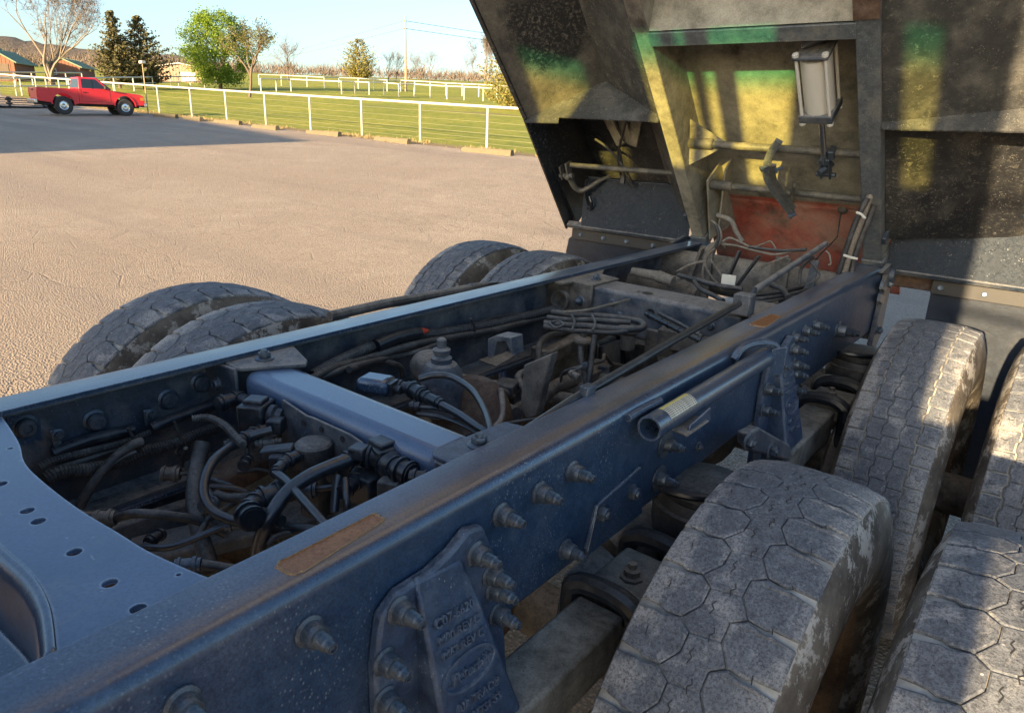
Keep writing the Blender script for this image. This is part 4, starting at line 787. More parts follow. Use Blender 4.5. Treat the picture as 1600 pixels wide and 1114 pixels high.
fitting([(-0.274,0.669,-0.07),(-0.276,0.716,-0.07),(-0.232,0.719,-0.07)], (.015,.014)); fitting([(-0.114,0.622,-0.085),(-0.128,0.664,-0.085),(-0.127,0.697,-0.085)], (.013,.011)); fitting([(-0.152,0.61,-0.1),(-0.14,0.64,-0.1),(-0.113,0.651,-0.1),(-0.086,0.691,-0.1)], (.008,.009,.008), m=M_HOSED)
fitting([(0.094,0.508,-0.1),(0.121,0.502,-0.1)], (.018,)); fitting([(0.079,0.516,-0.11),(0.059,0.547,-0.11),(0.066,0.589,-0.11)], (.016,.018), 'elbow_fitting'); fitting([(0.066,0.54,-0.12),(0.129,0.546,-0.12)], (.010,))
fitting([(0.122,0.675,-0.065),(0.122,0.709,-0.065),(0.124,0.724,-0.065)], (.014,.015), 'elbow_fitting'); fitting([(0.05,0.59,-0.08),(0.025,0.625,-0.08),(0.02,0.661,-0.08)], (.010,.011)); fitting([(0.142,0.714,-0.06),(0.17,0.726,-0.06),(0.215,0.717,-0.06),(0.25,0.718,-0.06)], (.019,.017,.019)); fitting([(0.258,0.704,-0.055),(0.284,0.719,-0.055)], (.012,))
fitting([(0.099,0.67,-0.1),(0.066,0.706,-0.1)], (.012,)); fitting([(0.155,0.647,-0.1),(0.139,0.686,-0.1),(0.112,0.716,-0.1)], (.013,.012))
def block(name, c, size, rz, m, bev=.004, par=None, tilt=0):
    b = MB().box((-size[0]/2,-size[1]/2,-size[2]/2), tuple(v/2 for v in size)); return b.build(name, m, par if par is not None else truck, bevel=bev, M=Matrix.Translation(V(c)) @ Matrix.Rotation(rz, 4, 'Z') @ Matrix.Rotation(tilt, 4, 'X'))
v1 = block('air_valve', [(-0.171,0.695,-0.07)][0], (.052,.06,.055), .5, M_PLAS)
for i in range(4):
    for j in range(4): MB().box((-.0275,-.026+i*.0135,-.024+j*.0125), (-.0262,-.015+i*.0135,-.0135+j*.0125)).build('cell', M_DUST, v1)
block('connector', [(-0.111,0.698,-0.075)][0], (.03,.03,.028), .6, M_PLAS, .003); block('cap', (0,0,.030), (.04,.035,.012), 0, M_PLAS, .003, v1); MB().lathe([(.02,0),(.024,.004),(.024,.014),(.018,.018),(.018,.03)], (.026,.0,.0), XP, 18).build('collar', M_PLAS, v1)
v2 = block('air_valve', [(0.162,0.733,-0.06)][0], (.05,.045,.045), -.3, M_PLAS); block('cap', (0,0,.026), (.04,.04,.012), .2, M_PLAS, .003, v2); MB().lathe([(.02,0),(.026,.004),(.026,.012),(.018,.018),(.018,.03)], (.025,.0,-.005), XP, 18).build('collar', M_PLAS, v2)
block('valve_body', [(0.209,0.712,-0.1)][0], (.04,.05,.05), .4, M_HOSED); block('valve_body', [(0.145,0.716,-0.12)][0], (.05,.06,.06), .1, M_PLAS); block('connector', [(0.136,0.701,-0.05)][0], (.03,.03,.022), .3, M_PLAS, .003)
cp = V([(0.02,0.69,-0.065)][0]); fl = MB().lathe([(.030,-.14),(.030,-.03),(.034,-.028),(.034,-.004),(.030,0),(.012,.003)], cp, (0,0,1), 28).build('filter_canister', M_HOSED, truck); MB().bar(cp + V((-.03,-.02,-.02)), cp + V((-.075,-.06,-.028)), .03, .022).build('arm', M_PLAS, fl, bevel=.004)
block('bracket_arm', [(-0.003,0.666,-0.1)][0], (.09,.04,.03), .75, M_PLAS, .005)
rusty = MB().bar([(-0.227,0.601,-0.22)][0], [(-0.224,0.877,-0.18)][0], .06, .05).build('torque_rod', M_RUSTY, truck, bevel=.01)
MB().bar([(-0.28,0.461,-0.33)][0], [(-0.103,0.781,-0.3)][0], .10, .03).build('cross_brace', M_DFR, truck, bevel=.006)
MB().ext([(-.36,.35,-.28),(-.33,.62,-.28),(-.33,.60,-.60),(-.36,.38,-.60)], (.03,0,0)).build('hanger', M_DFR, truck, bevel=.006)
# middle bay
sf = MB().tube([(-0.5,1.121,-0.013),(-0.5,1.312,-0.012),(-0.5,1.52,-0.019),(-0.5,1.762,-0.025)], .014, 10, 1).build('brake_line_guard', M_DUST, truck); MB().tube([(-0.5,1.577,-0.026),(-0.5,1.682,-0.013),(-0.5,1.812,-0.026),(-0.5,1.864,-0.043)], .006, 6, 1).build('clip', M_PLAS, sf)
co_ = block('junction_box', [(-0.106,0.945,-0.055)][0], (.075,.06,.036), .35, M_FRAME, .012); MB().box((.028,-.018,-.018), (.045,.018,.012)).lathe([(.010,0),(.010,.03)], (.03,0,-.005), XP, 12).build('connector', M_PLAS, co_)
fitting([(-0.072,0.974,-0.06),(-0.042,0.987,-0.06),(0.008,0.978,-0.06),(0.07,0.969,-0.06)], (.013,.016,.012)); H('air_hose', [(0.06,0.969,-0.06),(0.126,0.957,-0.06),(0.202,0.935,-0.06),(0.256,0.923,-0.06)], .0085); H('air_hose', [(-0.053,1.023,-0.05),(-0.026,1.046,-0.04),(0.013,1.062,-0.04),(0.096,1.034,-0.04),(0.183,0.973,-0.04),(0.256,0.909,-0.04),(0.264,0.908,-0.05)], .0075)
for k in (0, 6, 12): H('thin_line', [(0.015,0.93,-0.07),(0.058,0.962,-0.07),(0.115,0.97,-0.07),(0.189,0.954,-0.07),(0.234,0.94,-0.07)], .0042) if k == 0 else H('thin_line', [(x+k*.0011, y-k*.0007, z-.004) for x, y, z in [(0.026,0.938,-0.075),(0.078,0.96,-0.075),(0.142,0.959,-0.075),(0.219,0.939,-0.075)]], .0035)
fitting([(0.019,0.926,-0.065),(0.036,0.938,-0.065)], (.008,))
so_ = V([(-0.135,1.177,-0.1)][0]); sv = MB().lathe([(.05,-.10),(.055,-.02),(.050,.01),(.038,.028),(.026,.032),(.026,.045),(.018,.05),(.018,.056),(.022,.058),(.022,.066),(.012,.07),(.012,.09),(.008,.094)], so_, (0,0,1), 28).build('spring_mount', M_DFR, truck); MB().ball(tuple(so_ + V((-.06,.02,-.0))), .05, 20, (1.1,1,.9)).build('dome', M_DUST, sv)
pd = V([(-0.123,1.281,-0.24)][0]); MB().lathe([(.02,-.06),(.085,-.055),(.105,-.02),(.105,.03),(.085,.055),(.03,.06)], pd, (.4,-.7,.6), 28).build('differential_cover', M_RUSTY, truck)
H('wiring_loom', [(-0.3,0.917,-0.08),(-0.33,1.018,-0.075),(-0.37,1.164,-0.075),(-0.37,1.302,-0.078),(-0.37,1.443,-0.094),(-0.37,1.647,-0.11),(-0.37,1.847,-0.118),(-0.36,1.974,-0.121),(-0.33,2.082,-0.149)], .0155, M_HOSED, .009)
H('wiring_loom', [(-0.28,0.889,-0.08),(-0.3,0.976,-0.074),(-0.345,1.12,-0.095),(-0.345,1.266,-0.092),(-0.345,1.391,-0.101),(-0.345,1.588,-0.118),(-0.345,1.781,-0.127)], .010, M_HOSED); H('air_hose', [(-0.29,0.931,-0.084),(-0.3,1.053,-0.085),(-0.36,1.233,-0.12),(-0.33,1.3,-0.111),(-0.36,1.488,-0.113),(-0.36,1.732,-0.129),(-0.36,1.946,-0.143)], .0085, M_HOSED)
H('air_hose', [(-0.27,1,-0.077),(-0.34,1.116,-0.107),(-0.34,1.181,-0.119),(-0.34,1.226,-0.144),(-0.34,1.237,-0.177)], .008, M_HOSED); MB().tube([(-0.352,1.155,-0.069),(-0.352,1.215,-0.061),(-0.352,1.273,-0.062),(-0.352,1.309,-0.066)], .017, 12, 4).build('loom_sleeve', M_PLAS, truck)
t = NT('red_tape'); M_REDT = t.out(t.mix(t.noise(60), (.55,.07,.03), (.4,.05,.03)), .5); MB().tube([(-0.35,1.298,-0.062),(-0.35,1.32,-0.063),(-0.35,1.339,-0.066)], .0135, 12, 3, 0, .006).build('red_tape', M_REDT, truck)
H('wiring_loom', [(-0.214,1.745,-0.06),(-0.143,1.776,-0.06),(-0.079,1.822,-0.06),(-0.014,1.848,-0.06),(0.039,1.851,-0.06),(0.072,1.815,-0.06),(0.073,1.776,-0.06),(0.025,1.727,-0.06),(-0.043,1.695,-0.06),(-0.103,1.651,-0.06),(-0.155,1.626,-0.06)], .010, M_HOSED); H('air_hose', [(-0.177,1.671,-0.055),(-0.113,1.696,-0.055),(-0.059,1.753,-0.055),(0.031,1.807,-0.055)], .008, M_HOSED); H('air_hose', [(-0.145,1.613,-0.065),(-0.076,1.628,-0.065),(-0.022,1.664,-0.065),(0.037,1.707,-0.065),(0.063,1.772,-0.065)], .007, M_HOSED)
H('thin_line', [(-0.124,1.608,-0.05),(-0.083,1.583,-0.05),(-0.083,1.621,-0.05),(-0.115,1.647,-0.05),(-0.127,1.625,-0.05)], .004, M_HOSED); H('thin_line', [(-0.146,1.709,-0.04),(-0.109,1.793,-0.04),(-0.097,1.924,-0.04),(-0.088,2.01,-0.04)], .0045, M_WIRET); H('air_hose', [(-0.39,1.564,-0.116),(-0.39,1.638,-0.1),(-0.39,1.768,-0.107),(-0.39,1.949,-0.14)], .006, M_HOSED)
for p in ([(-0.34,1.51,-0.061),(-0.34,1.528,-0.093),(-0.34,1.523,-0.124)], [(-0.121,1.718,-0.045),(-0.07,1.659,-0.045),(-0.025,1.581,-0.045)], [(-0.078,1.764,-0.045),(-0.02,1.692,-0.045),(0.019,1.618,-0.045)]): MB().tube(p, .004, 6, 3).build('cable_tie', M_HOSED, truck)
hk = MB().ext([(-0.134,1.35,-0.099),(-0.136,1.35,-0.046),(-0.108,1.35,-0.029),(-0.058,1.35,-0.025),(-0.052,1.35,-0.072),(-0.075,1.35,-0.039),(-0.105,1.35,-0.046),(-0.112,1.35,-0.087)], (0,.05,0)).build('hose_bracket', M_DFR, truck, bevel=.002); MB().ext([(-0.292,1.494,-0.175),(-0.218,1.487,-0.175),(-0.242,1.605,-0.175),(-0.291,1.618,-0.175)], (0,0,-.004)).build('plate', M_DUST, hk)
lv = V([(-0.153,1.843,-0.14)][0]); MB().lathe([(.012,-.10),(.014,-.03),(.03,-.026),(.034,-.018),(.03,-.012),(.012,-.006),(.010,.02),(.012,.03)], lv, (.05,0,1), 20).build('levelling_valve', M_DUST, truck)
H('air_hose', [(-0.167,1.851,-0.16),(-0.122,1.789,-0.2),(-0.09,1.767,-0.24),(-0.062,1.745,-0.28)], .010, M_HOSED); H('air_hose', [(-0.113,1.852,-0.11),(-0.083,1.791,-0.16),(-0.049,1.731,-0.21),(-0.04,1.71,-0.26)], .009, M_HOSED)
MB().lathe([(.022,-.05),(.024,-.045),(.024,0),(.04,.012),(.04,.02),(.01,.022)], V([(-0.037,1.925,-0.13)][0]), (0,0,1), 24).build('breather_cap', M_DUST, truck)
MB().bar([(-0.247,1.746,-0.22)][0], [(-0.296,2.235,-0.22)][0], .05, .05).build('torque_rod', M_DUST, truck, bevel=.008); MB().ext([(-0.2,1.816,-0.337),(-0.2,1.865,-0.271),(-0.2,2.002,-0.269),(-0.2,2.137,-0.314),(-0.2,2.171,-0.385),(-0.2,1.973,-0.357),(-0.2,1.917,-0.389)], (.08,0,0)).build('brake_bracket', M_DUST, truck, bevel=.004)
MB().ext([(0.025,1.3,-0.066),(0.107,1.3,-0.017),(0.086,1.3,-0.108),(0.072,1.3,-0.188),(0.04,1.3,-0.206),(0.019,1.3,-0.186)], (0,.03,0)).build('shock_bracket', M_DUST, truck, bevel=.004); block('rubber_stop', [(-0.163,1.472,-0.22)][0], (.06,.07,.03), .3, M_HOSED); block('rubber_stop', [(-0.178,1.501,-0.26)][0], (.055,.06,.035), .3, M_PLAS)
MB().cyl([(-0.136,1.394,-0.26)][0], [(-0.064,1.389,-0.26)][0], .03, None, 20).build('shock_absorber', M_DFR, truck)
H('air_hose', [(-0.164,1.642,-0.3),(-0.186,1.793,-0.3),(-0.137,1.909,-0.3),(-0.054,1.98,-0.32),(-0.035,2.125,-0.33)], .022, M_DUST); H('air_hose', [(-0.189,1.474,-0.33),(-0.198,1.639,-0.33),(-0.15,1.745,-0.33),(0.005,1.763,-0.33)], .02, M_DUST)
vb = block('relay_valve', [(-0.048,2.05,-0.07)][0], (.08,.05,.05), .1, M_PLAS); MB().lathe([(.018,0),(.022,.004),(.022,.03),(.014,.034)], (.0,.0,.02), (0,0,1), 16).lathe([(.014,0),(.016,.004),(.016,.03)], (-.03,.0,.02), (.3,0,1), 14).lathe([(.014,0),(.016,.004),(.016,.04)], (.02,-.02,.0), (.5,-1,0), 14).build('port', M_PLAS, vb)
t = NT('paper_tag'); M_TAG = t.out((.62,.6,.52), .7); MB().ext([(0.006,1.93,-0.057),(0.044,1.93,-0.056),(0.055,1.93,-0.076),(0.029,1.93,-0.079),(0.023,1.93,-0.072),(0.005,1.93,-0.072)], (0,.002,0)).build('tag', M_TAG, vb)
fitting([(0.022,1.92,-0.05),(0.118,1.862,-0.05),(0.205,1.809,-0.05)], (.009,.009)); H('air_hose', [(0.118,1.862,-0.05),(0.193,1.815,-0.05),(0.272,1.771,-0.05)], .008, M_HOSED); H('air_hose', [(0.05,1.95,-0.05),(0.145,1.891,-0.05),(0.237,1.824,-0.05),(0.291,1.791,-0.05)], .006, M_HOSED); fitting([(0.269,1.763,-0.045),(0.308,1.76,-0.045)], (.012,)); MB().tube([(V([(0.34,1.671,-0.02)][0]) + V((0,.02*cos(a*pi/6),.02*sin(a*pi/6)))) for a in range(8)], .003, 6, 1).build('clip', M_PLAS, truck)
block('valve_body', [(0.12,1.959,-0.12)][0], (.12,.06,.06), .2, M_DUST); block('valve_body', [(0.04,2.014,-0.16)][0], (.10,.05,.08), 0, M_DUST)
# smaller lines and fittings crossing the bays
rg = random.Random(31)
for i in range(34):
    fb = i < 16; y0, y1 = (.36, .71) if fb else (.92, 1.96); zt = -.26 if fb else -.30
    a = V((rg.uniform(-.30,.28), rg.uniform(y0, y1), rg.uniform(zt, -.12))); d = V((rg.uniform(-.2,.2), rg.uniform(-.16,.16), rg.uniform(-.05,.03)))
    if not fb: d.y *= 1.7
    H('thin_line', [a, a + d*.4 + V((rg.uniform(-.04,.04), rg.uniform(-.03,.03), rg.uniform(-.03,.03))), a + d*.8 + V((0,0,rg.uniform(-.04,.02))), a + d*1.2 + V((rg.uniform(-.05,.05), 0, rg.uniform(-.10,0)))], rg.choice((.004,.006,.008,.011)), rg.choice((M_HOSE, M_HOSED, M_HOSED, M_DUST)))
    if i % 2: fitting([a, a - d.normalized()*.035], (rg.choice((.010,.013)),), m=rg.choice((M_PLAS, M_DUST, M_STUD)))
    if i % 3 == 0: block('bracket', a + d*.8 + V((0,0,-.04)), (rg.uniform(.02,.05), rg.uniform(.03,.06), rg.uniform(.02,.05)), rg.uniform(0,3), rg.choice((M_DUST, M_DFR, M_PLAS)), .004)
# control rod lying along the frame, its guide and far link
rod = MB().tube([(.318,.80,-.045),(.328,1.06,-.006),(.318,1.5,.018),(.300,1.94,.030)], .0095, 12, 1).build('control_rod', M_PLAS, truck)
block('guide', (.296,1.99,.02), (.05,.05,.06), 0, M_DFR, .003, rod); block('guide', (.338,1.10,.004), (.02,.03,.03), 0, M_STUD, .003, rod)
r2 = [(0.267,2.15,0.032)][0]; r3 = [(0.288,2.76,0.114)][0]; rod2 = MB().pipe(r2, r3, .0105, .007, 14).build('link_rod', M_DFR, truck); MB().tube([(.296,2.01,.02), (.27,2.06,.012), r2], .006, 8, 3).build('hook', M_STUD, rod2)
# rear bay: air tank, wiring tangle, hoses
tk = MB().lathe([(.02,-.15),(.045,-.14),(.055,-.10),(.055,.10),(.045,.14),(.02,.15)], V([(-0.231,2.522,-0.11)][0]), (1,.1,-.12), 24).build('air_tank', M_DUST, truck); MB().lathe([(.03,0),(.035,.004),(.03,.012),(.018,.016)], V([(-0.156,2.444,-0.05)][0]), (0,0,1), 18).build('cap', M_DUST, tk)
MB().cyl([(-0.305,2.4,-0.033)][0], [(-0.189,2.4,-0.034)][0], .016, .020, 16).cyl([(-0.195,2.4,-0.035)][0], [(-0.13,2.4,-0.044)][0], .024, .02, 16).build('plug_connector', M_WIRET, truck)
for pts, r, m in (([(-0.036,2.5,0.172),(-0.022,2.5,0.145),(-0.017,2.5,0.123),(-0.024,2.5,0.084)], .006, M_HOSED), ([(-0.14,2.75,0.175),(-0.079,2.75,0.159),(-0.052,2.75,0.119),(-0.021,2.75,0.083)], .010, M_WIRET), ([(-0.095,2.6,0.169),(-0.061,2.6,0.146),(-0.05,2.6,0.109),(-0.061,2.6,0.075),(-0.095,2.6,0.034),(-0.105,2.6,-0.031),(-0.088,2.6,-0.079)], .005, M_WIRET),
        ([(-0.068,2.6,0.087),(-0.103,2.6,0.032),(-0.091,2.6,-0.016),(-0.048,2.6,-0.06),(-0.019,2.6,-0.085)], .005, M_WIRET), ([(-0.059,2.55,0.032),(-0.024,2.55,-0.004),(0.012,2.55,-0.043)], .004, M_WIRET), ([(-0.043,2.6,0.095),(-0.015,2.6,0.113),(0.024,2.6,0.104),(0.067,2.6,0.09)], .0045, M_WIRET), ([(-0.037,2.6,0.086),(0.013,2.6,0.088),(0.089,2.6,0.079),(0.161,2.6,0.075),(0.226,2.6,0.098)], .0045, M_WIRET),
        ([(0.063,2.6,0.09),(0.135,2.6,0.09),(0.193,2.6,0.093),(0.27,2.6,0.108)], .006, M_HOSED), ([(0.075,2.6,0.086),(0.12,2.6,0.111),(0.142,2.6,0.119),(0.171,2.6,0.085)], .003, M_WIRET), ([(-0.166,2.5,-0.025),(-0.124,2.5,0.004),(-0.087,2.5,0.022),(-0.052,2.5,0.032)], .005, M_WIRET), ([(0.139,2.55,0.026),(0.149,2.55,0.041),(0.185,2.55,0.061),(0.227,2.55,0.085)], .004, M_WIRET),
        ([(0.348,2.55,0.12),(0.362,2.55,0.109),(0.371,2.55,0.079),(0.364,2.55,0.074)], .003, M_WIRET), ([(-0.14,2.46,-0.03),(-0.047,2.429,-0.03),(0.04,2.4,-0.03),(0.131,2.41,-0.03)], .009, M_HOSED), ([(-0.046,2.398,-0.03),(0.027,2.295,-0.03),(0.101,2.235,-0.03),(0.155,2.188,-0.03)], .008, M_HOSED), ([(0.153,2.305,-0.05),(0.209,2.393,-0.05),(0.253,2.524,-0.05),(0.285,2.71,-0.05)], .010, M_HOSED),
        ([(0.175,2.252,-0.05),(0.23,2.337,-0.05),(0.273,2.463,-0.05),(0.314,2.65,-0.05)], .009, M_HOSED), ([(0.122,2.414,-0.06),(0.181,2.536,-0.06),(0.219,2.7,-0.06),(0.245,2.828,-0.06)], .009, M_HOSED), ([(0.196,2.212,-0.05),(0.243,2.274,-0.05),(0.269,2.379,-0.05)], .007, M_WIRET), ([(0.192,2.519,-0.02),(0.247,2.474,-0.02),(0.307,2.36,-0.02)], .010, M_HOSED), ([(0.264,2.6,-0.02),(0.263,2.6,0.038),(0.281,2.6,0.069),(0.3,2.6,0.085)], .006, M_HOSED),
        ([(-0.172,2.6,-0.067),(-0.183,2.6,-0.114),(-0.158,2.6,-0.136)], .012, M_WIRET), ([(-0.109,2.62,0.049),(-0.091,2.62,0.072),(-0.061,2.62,0.086),(-0.034,2.62,0.079)], .010, M_WIRET), ([(-0.087,2.62,0.045),(-0.08,2.62,0.073),(-0.068,2.62,0.095)], .009, M_WIRET), ([(0.279,2.6,0.075),(0.313,2.6,0.046),(0.328,2.6,0.021),(0.294,2.6,-0.015)], .004, M_HOSED),
        ([(0.379,2.9,0.303),(0.361,2.9,0.196),(0.344,2.9,0.097),(0.335,2.9,-0.01)], .014, M_WIRET), ([(0.375,2.88,0.281),(0.35,2.88,0.196),(0.333,2.88,0.086),(0.322,2.88,-0.01)], .010, M_HOSED), ([(0.392,2.92,0.257),(0.376,2.92,0.172),(0.36,2.92,0.085),(0.357,2.92,-0.002)], .013, M_HOSED)): H('cable', pts, r, m)
for p in ([(0.352,2.85,0.229),(0.37,2.85,0.224),(0.386,2.85,0.21)], [(0.335,2.85,0.068),(0.359,2.85,0.064),(0.386,2.85,0.061)]): MB().tube(p, .005, 6, 2).build('cable_tie', M_TAG, truck)
for a, c in (([(0.035,2.5,-0.036)][0], [(0.069,2.5,0.087)][0]), ([(0.077,2.5,-0.039)][0], [(0.141,2.5,0.079)][0])): MB().bar(a, c, .03, .008).build('strap', M_HOSED, truck, bevel=.002)
block('white_clip', [(0.061,2.45,-0.02)][0], (.05,.004,.05), .2, M_TAG, .001)
MB().bar([(-0.195,2.7,-0.085)][0], [(-0.161,2.7,0.044)][0], .035, .012).build('strap', M_DUST, truck, bevel=.002)
# ================================================================ raised dump bed (part of the truck); local frame x, u = up the floor, w = into the bed
BA = radians(49.3)
def B(x, u, w): return (x, 3.14 - u*cos(BA) + w*sin(BA), u*sin(BA) + w*cos(BA))
def BB(pts): return [B(*p) for p in pts]
UD = V(B(0,1,0)) - V(B(0,0,0)); WD = V(B(0,0,1)) - V(B(0,0,0))
def bbox(b, a, c):
    o = len(b.v); b.box(a, c); b.v[o:] = [B(*p) for p in b.v[o:]]
    b.f[-6:] = [f[::-1] for f in b.f[-6:]]; return b
M_BT = grime('bed_olive_dust', (.135,.127,.10), .8, dust=(.235,.222,.175), amt=.6, up=.1, scale=5, speck=.4, spcol=(.05,.045,.035), bump=.35, stain=(.05,.045,.035), mott=.25, mcol=(.10,.09,.06), ms=9)
M_BK = grime('bed_black', (.010,.011,.013), .6, dust=(.085,.082,.072), amt=.35, up=.1, scale=6, speck=.9, spcol=(.36,.34,.28), bump=.6, stain=(.05,.048,.042), mott=.95, mcol=(.40,.375,.30), ms=58, splotch=(.010,.011,.014))
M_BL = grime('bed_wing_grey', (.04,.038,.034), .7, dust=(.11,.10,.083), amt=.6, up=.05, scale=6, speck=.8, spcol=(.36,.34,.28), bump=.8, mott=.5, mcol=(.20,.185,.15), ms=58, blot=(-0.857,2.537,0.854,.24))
M_BC = grime('bed_coarse', (.028,.03,.03), .7, dust=(.135,.13,.115), amt=.42, up=.1, scale=11, speck=.9, spcol=(.34,.32,.26), bump=.8, stain=(.03,.03,.03), mott=.8, mcol=(.30,.285,.245), ms=66)
M_BO = grime('bed_orange', (.27,.06,.04), .75, dust=(.23,.15,.115), amt=.75, up=.1, scale=5, speck=.3, spcol=(.03,.025,.02), bump=.4, stain=(.06,.045,.035))
M_BS = grime('bed_sill_grey', (.06,.07,.08), .6, dust=(.16,.155,.13), amt=.5, up=.1, scale=10, speck=.7, bump=.4, edge=.6)
M_LEDGE = grime('bed_ledge_blue', (.010,.016,.025), .55, dust=(.028,.034,.041), amt=.4, up=.0, scale=14, speck=1, spcol=(.34,.36,.36), bump=.5, mott=.5, mcol=(.13,.15,.165), ms=85, spec=.3)
M_FLAP = grime('mud_flap_rubber', (.010,.015,.024), .4, dust=(.04,.045,.052), amt=.35, up=.1, scale=6, bump=.2)
M_BEAM2 = grime('beam_khaki_dust', (.15,.14,.11), .85, dust=(.24,.225,.18), amt=.8, up=.2, scale=6, speck=.5, spcol=(.05,.045,.04), bump=.4)
M_RROD = grime('rod_grey', (.06,.06,.055), .55, .2, dust=(.20,.175,.13), amt=.5, up=.2, scale=12, bump=.2)
bed = bbox(MB(), (-.345,.14,.18), (.345,3.7,.195)).build('dump_bed', M_BT, truck)
def part(name, m, b, bevel=0, **k): return b.build(name, m, bed, bevel=bevel, **k)
part('rear_bolster', M_BO, bbox(bbox(MB(), (-.43,-.42,.205), (.43,.139,.22)), (-.345,.085,.19), (.345,.10,.204)))
MB().lathe([(.02,0),(.022,.003),(.012,.012),(.004,.014)], B(.21,.10,.19), -WD, 10).build('cable_anchor', M_DUST, bed); MB().tube([B(.21,.10,.17), B(.215,.03,.10), (.272,2.72,.055)], .003, 5, 1).build('cable', M_PLAS, bed)
for s in (1, -1):
    so_x = .405 if s < 0 else .416
    sl_ = part('sill', M_BT if s < 0 else M_BS, bbox(MB(), (s*.345,.03,0), (s*so_x,3.7,.205)), .004)
    bbox(MB(), (s*.338,-.035,-.004), (s*(so_x+.01),.028,.10)).build('foot', M_BS, bed, bevel=.004)
    mp = MB()
    bbox(mp, (s*.343,1.09,-.006), (s*(so_x+.002),1.5,-.002)); part('wear_strip', M_RUSTY if s > 0 else M_DUST, mp)
    bbox(MB(), (s*(so_x+.001),.13,-.003), (s*(so_x+.017),.165,.05)).build('lug', M_STUD, bed, bevel=.003)
    # folded side panels: valley between the sill and the outer edge
    vx, vw = (.77, .225) if s < 0 else (.86, .10)
    v = [(s*(so_x+.001),.012),(s*vx,vw),(s*1.075,-.005),(s*1.085,.005),(s*vx,vw+.015),(s*(so_x+.001),.03)]
    part('inner_panel', M_BC, MB().ext([B(x, .685, w) for x, w in (v[0], v[1], v[4], v[5])], UD*3.0))
    part('outer_panel', M_BL if s < 0 else M_BK, MB().ext([B(x, .685, w) for x, w in (v[1], v[2], v[3], v[4])], UD*3.0))
    part('edge_flange', M_BK, MB().ext([B(s*1.075,.69,-.012), B(s*1.098,.69,-.012), B(s*1.098,.69,.05), B(s*1.085,.69,.05)], UD*2.98), .002)
    part('bed_side_wall', M_BK, MB().ext([B(s*1.11,-.05,.05), B(s*1.16,-.05,.05), B(s*1.20,-.05,1.25), B(s*1.15,-.05,1.25)], UD*3.75))
    part('shelf_plate', M_BC, MB().ext([B(*p) for p in [(s*1.095,.672,-.012),(s*.905,.676,-.012),(s*.895,.70,-.004),(s*(so_x+.001),.695,-.008),(s*(so_x+.001),.705,.012),(s*vx,.71,vw),(s*1.075,.692,.005)]], UD*-.006))
    # rear corner box below the shelf
    part('corner_plate', M_BK, MB().ext(BB([(s*1.10,.675,.0),(s*1.135,-.03,-.015),(s*1.135,-.03,.34),(s*1.10,.675,.34)]), (s*.01,0,0)))
    part('corner_back', M_BK, bbox(MB(), (s*.42,-.12,.36), (s*1.13,.70,.37)))
    part('corner_inner_plate', M_BC if s < 0 else M_BK, MB().ext(BB([(-.407,.68,.02),(s*.66,.68,.30),(s*.66,.12,.30),(s*.50,.05,.10),(-.407,.04,.03)] if s < 0 else [(.418,.684,.04),(1.10,.684,.17),(1.10,.12,.17),(.418,.12,.04)]), WD*.006))
    lg = part('lower_ledge', M_LEDGE, MB().ext(BB([(s*.432,.175,.17),(s*1.02,.175,.17),(s*1.04,.165,.15),(s*1.04,.0,-.005),(s*.432,-.0,-.005)]), WD*.008))
    part('lower_lip', M_DFR, bbox(MB(), (s*.44,-.022,-.012), (s*1.13,-.0,.02)), .002)
    part('ledge_bead', M_STUD, MB().tube(BB([(s*.44,.178,.165),(s*.75,.180,.163),(s*1.02,.182,.165)]), .004, 6, 3))
    st_ = part('flap_strip', M_BLK, MB().box((s*(.47 if s < 0 else .60),3.175,-.085), (s*1.12,3.187,-.030)), .002)
    for x in (.63,.78,.92,1.06): MB().lathe([(.012,0),(.012,.004),(.008,.006),(.008,.012)], (s*x,3.175,-.058), (0,-1,.2), 8).build('bolt', M_STUD, st_)
    x0_ = .47 if s < 0 else .60; part('rear_bar', M_RUSTY, MB().box((s*.455,3.215,-.085), (s*1.12,3.275,-.002)), .006); fl = [(x0_,-.05),(1.10,-.05),(1.15,-.09),(1.165,-.16),(1.165,-.95),(x0_+.03,-.95),(x0_,-.9)]
    part('mud_flap', M_FLAP, MB().ext([(s*x, 3.19 + .06*max(0, -z-.1), z) for x, z in fl], (0,.012,0)), .003)
    # latch shaft, crank and lamp bracket
    wz, uu = (.10, .318) if s < 0 else (.13, .225)
    sh = part('latch_shaft', M_RROD if s < 0 else M_PLAS, MB().cyl(B(s*1.04,uu,wz), B(s*.432,uu,wz), .0125, None, 14))
    MB().ext(BB([(s*1.04,uu+.035,wz-.03),(s*1.04,uu+.01,wz+.02),(s*1.04,uu-.045,wz-.02),(s*1.04,uu-.04,wz-.05)]), (s*.010,0,0)).ext(BB([(s*1.075,uu+.02,wz-.04),(s*1.075,uu+.01,wz-.01),(s*1.075,uu-.055,wz-.03),(s*1.075,uu-.05,wz-.06)]), (s*.010,0,0)).build('crank', M_RROD, bed, bevel=.003)
    MB().cyl(B(s*1.10,uu-.04,wz-.04), B(s*1.02,uu-.035,wz-.035), .012).ball(B(s*1.05,uu-.04,wz-.04), .02, 10).build('pin', M_RROD, bed)
    MB().tube(BB([(s*1.05,uu-.06,wz-.03),(s*1.045,uu-.12,wz-.03),(s*1.02,uu-.15,wz-.02),(s*.98,uu-.14,wz),(s*.93,uu-.13,wz+.05),(s*.90,uu-.135,wz+.08)]), .016, 10, 4, 0, .009).build('link_arm', M_RROD, bed)
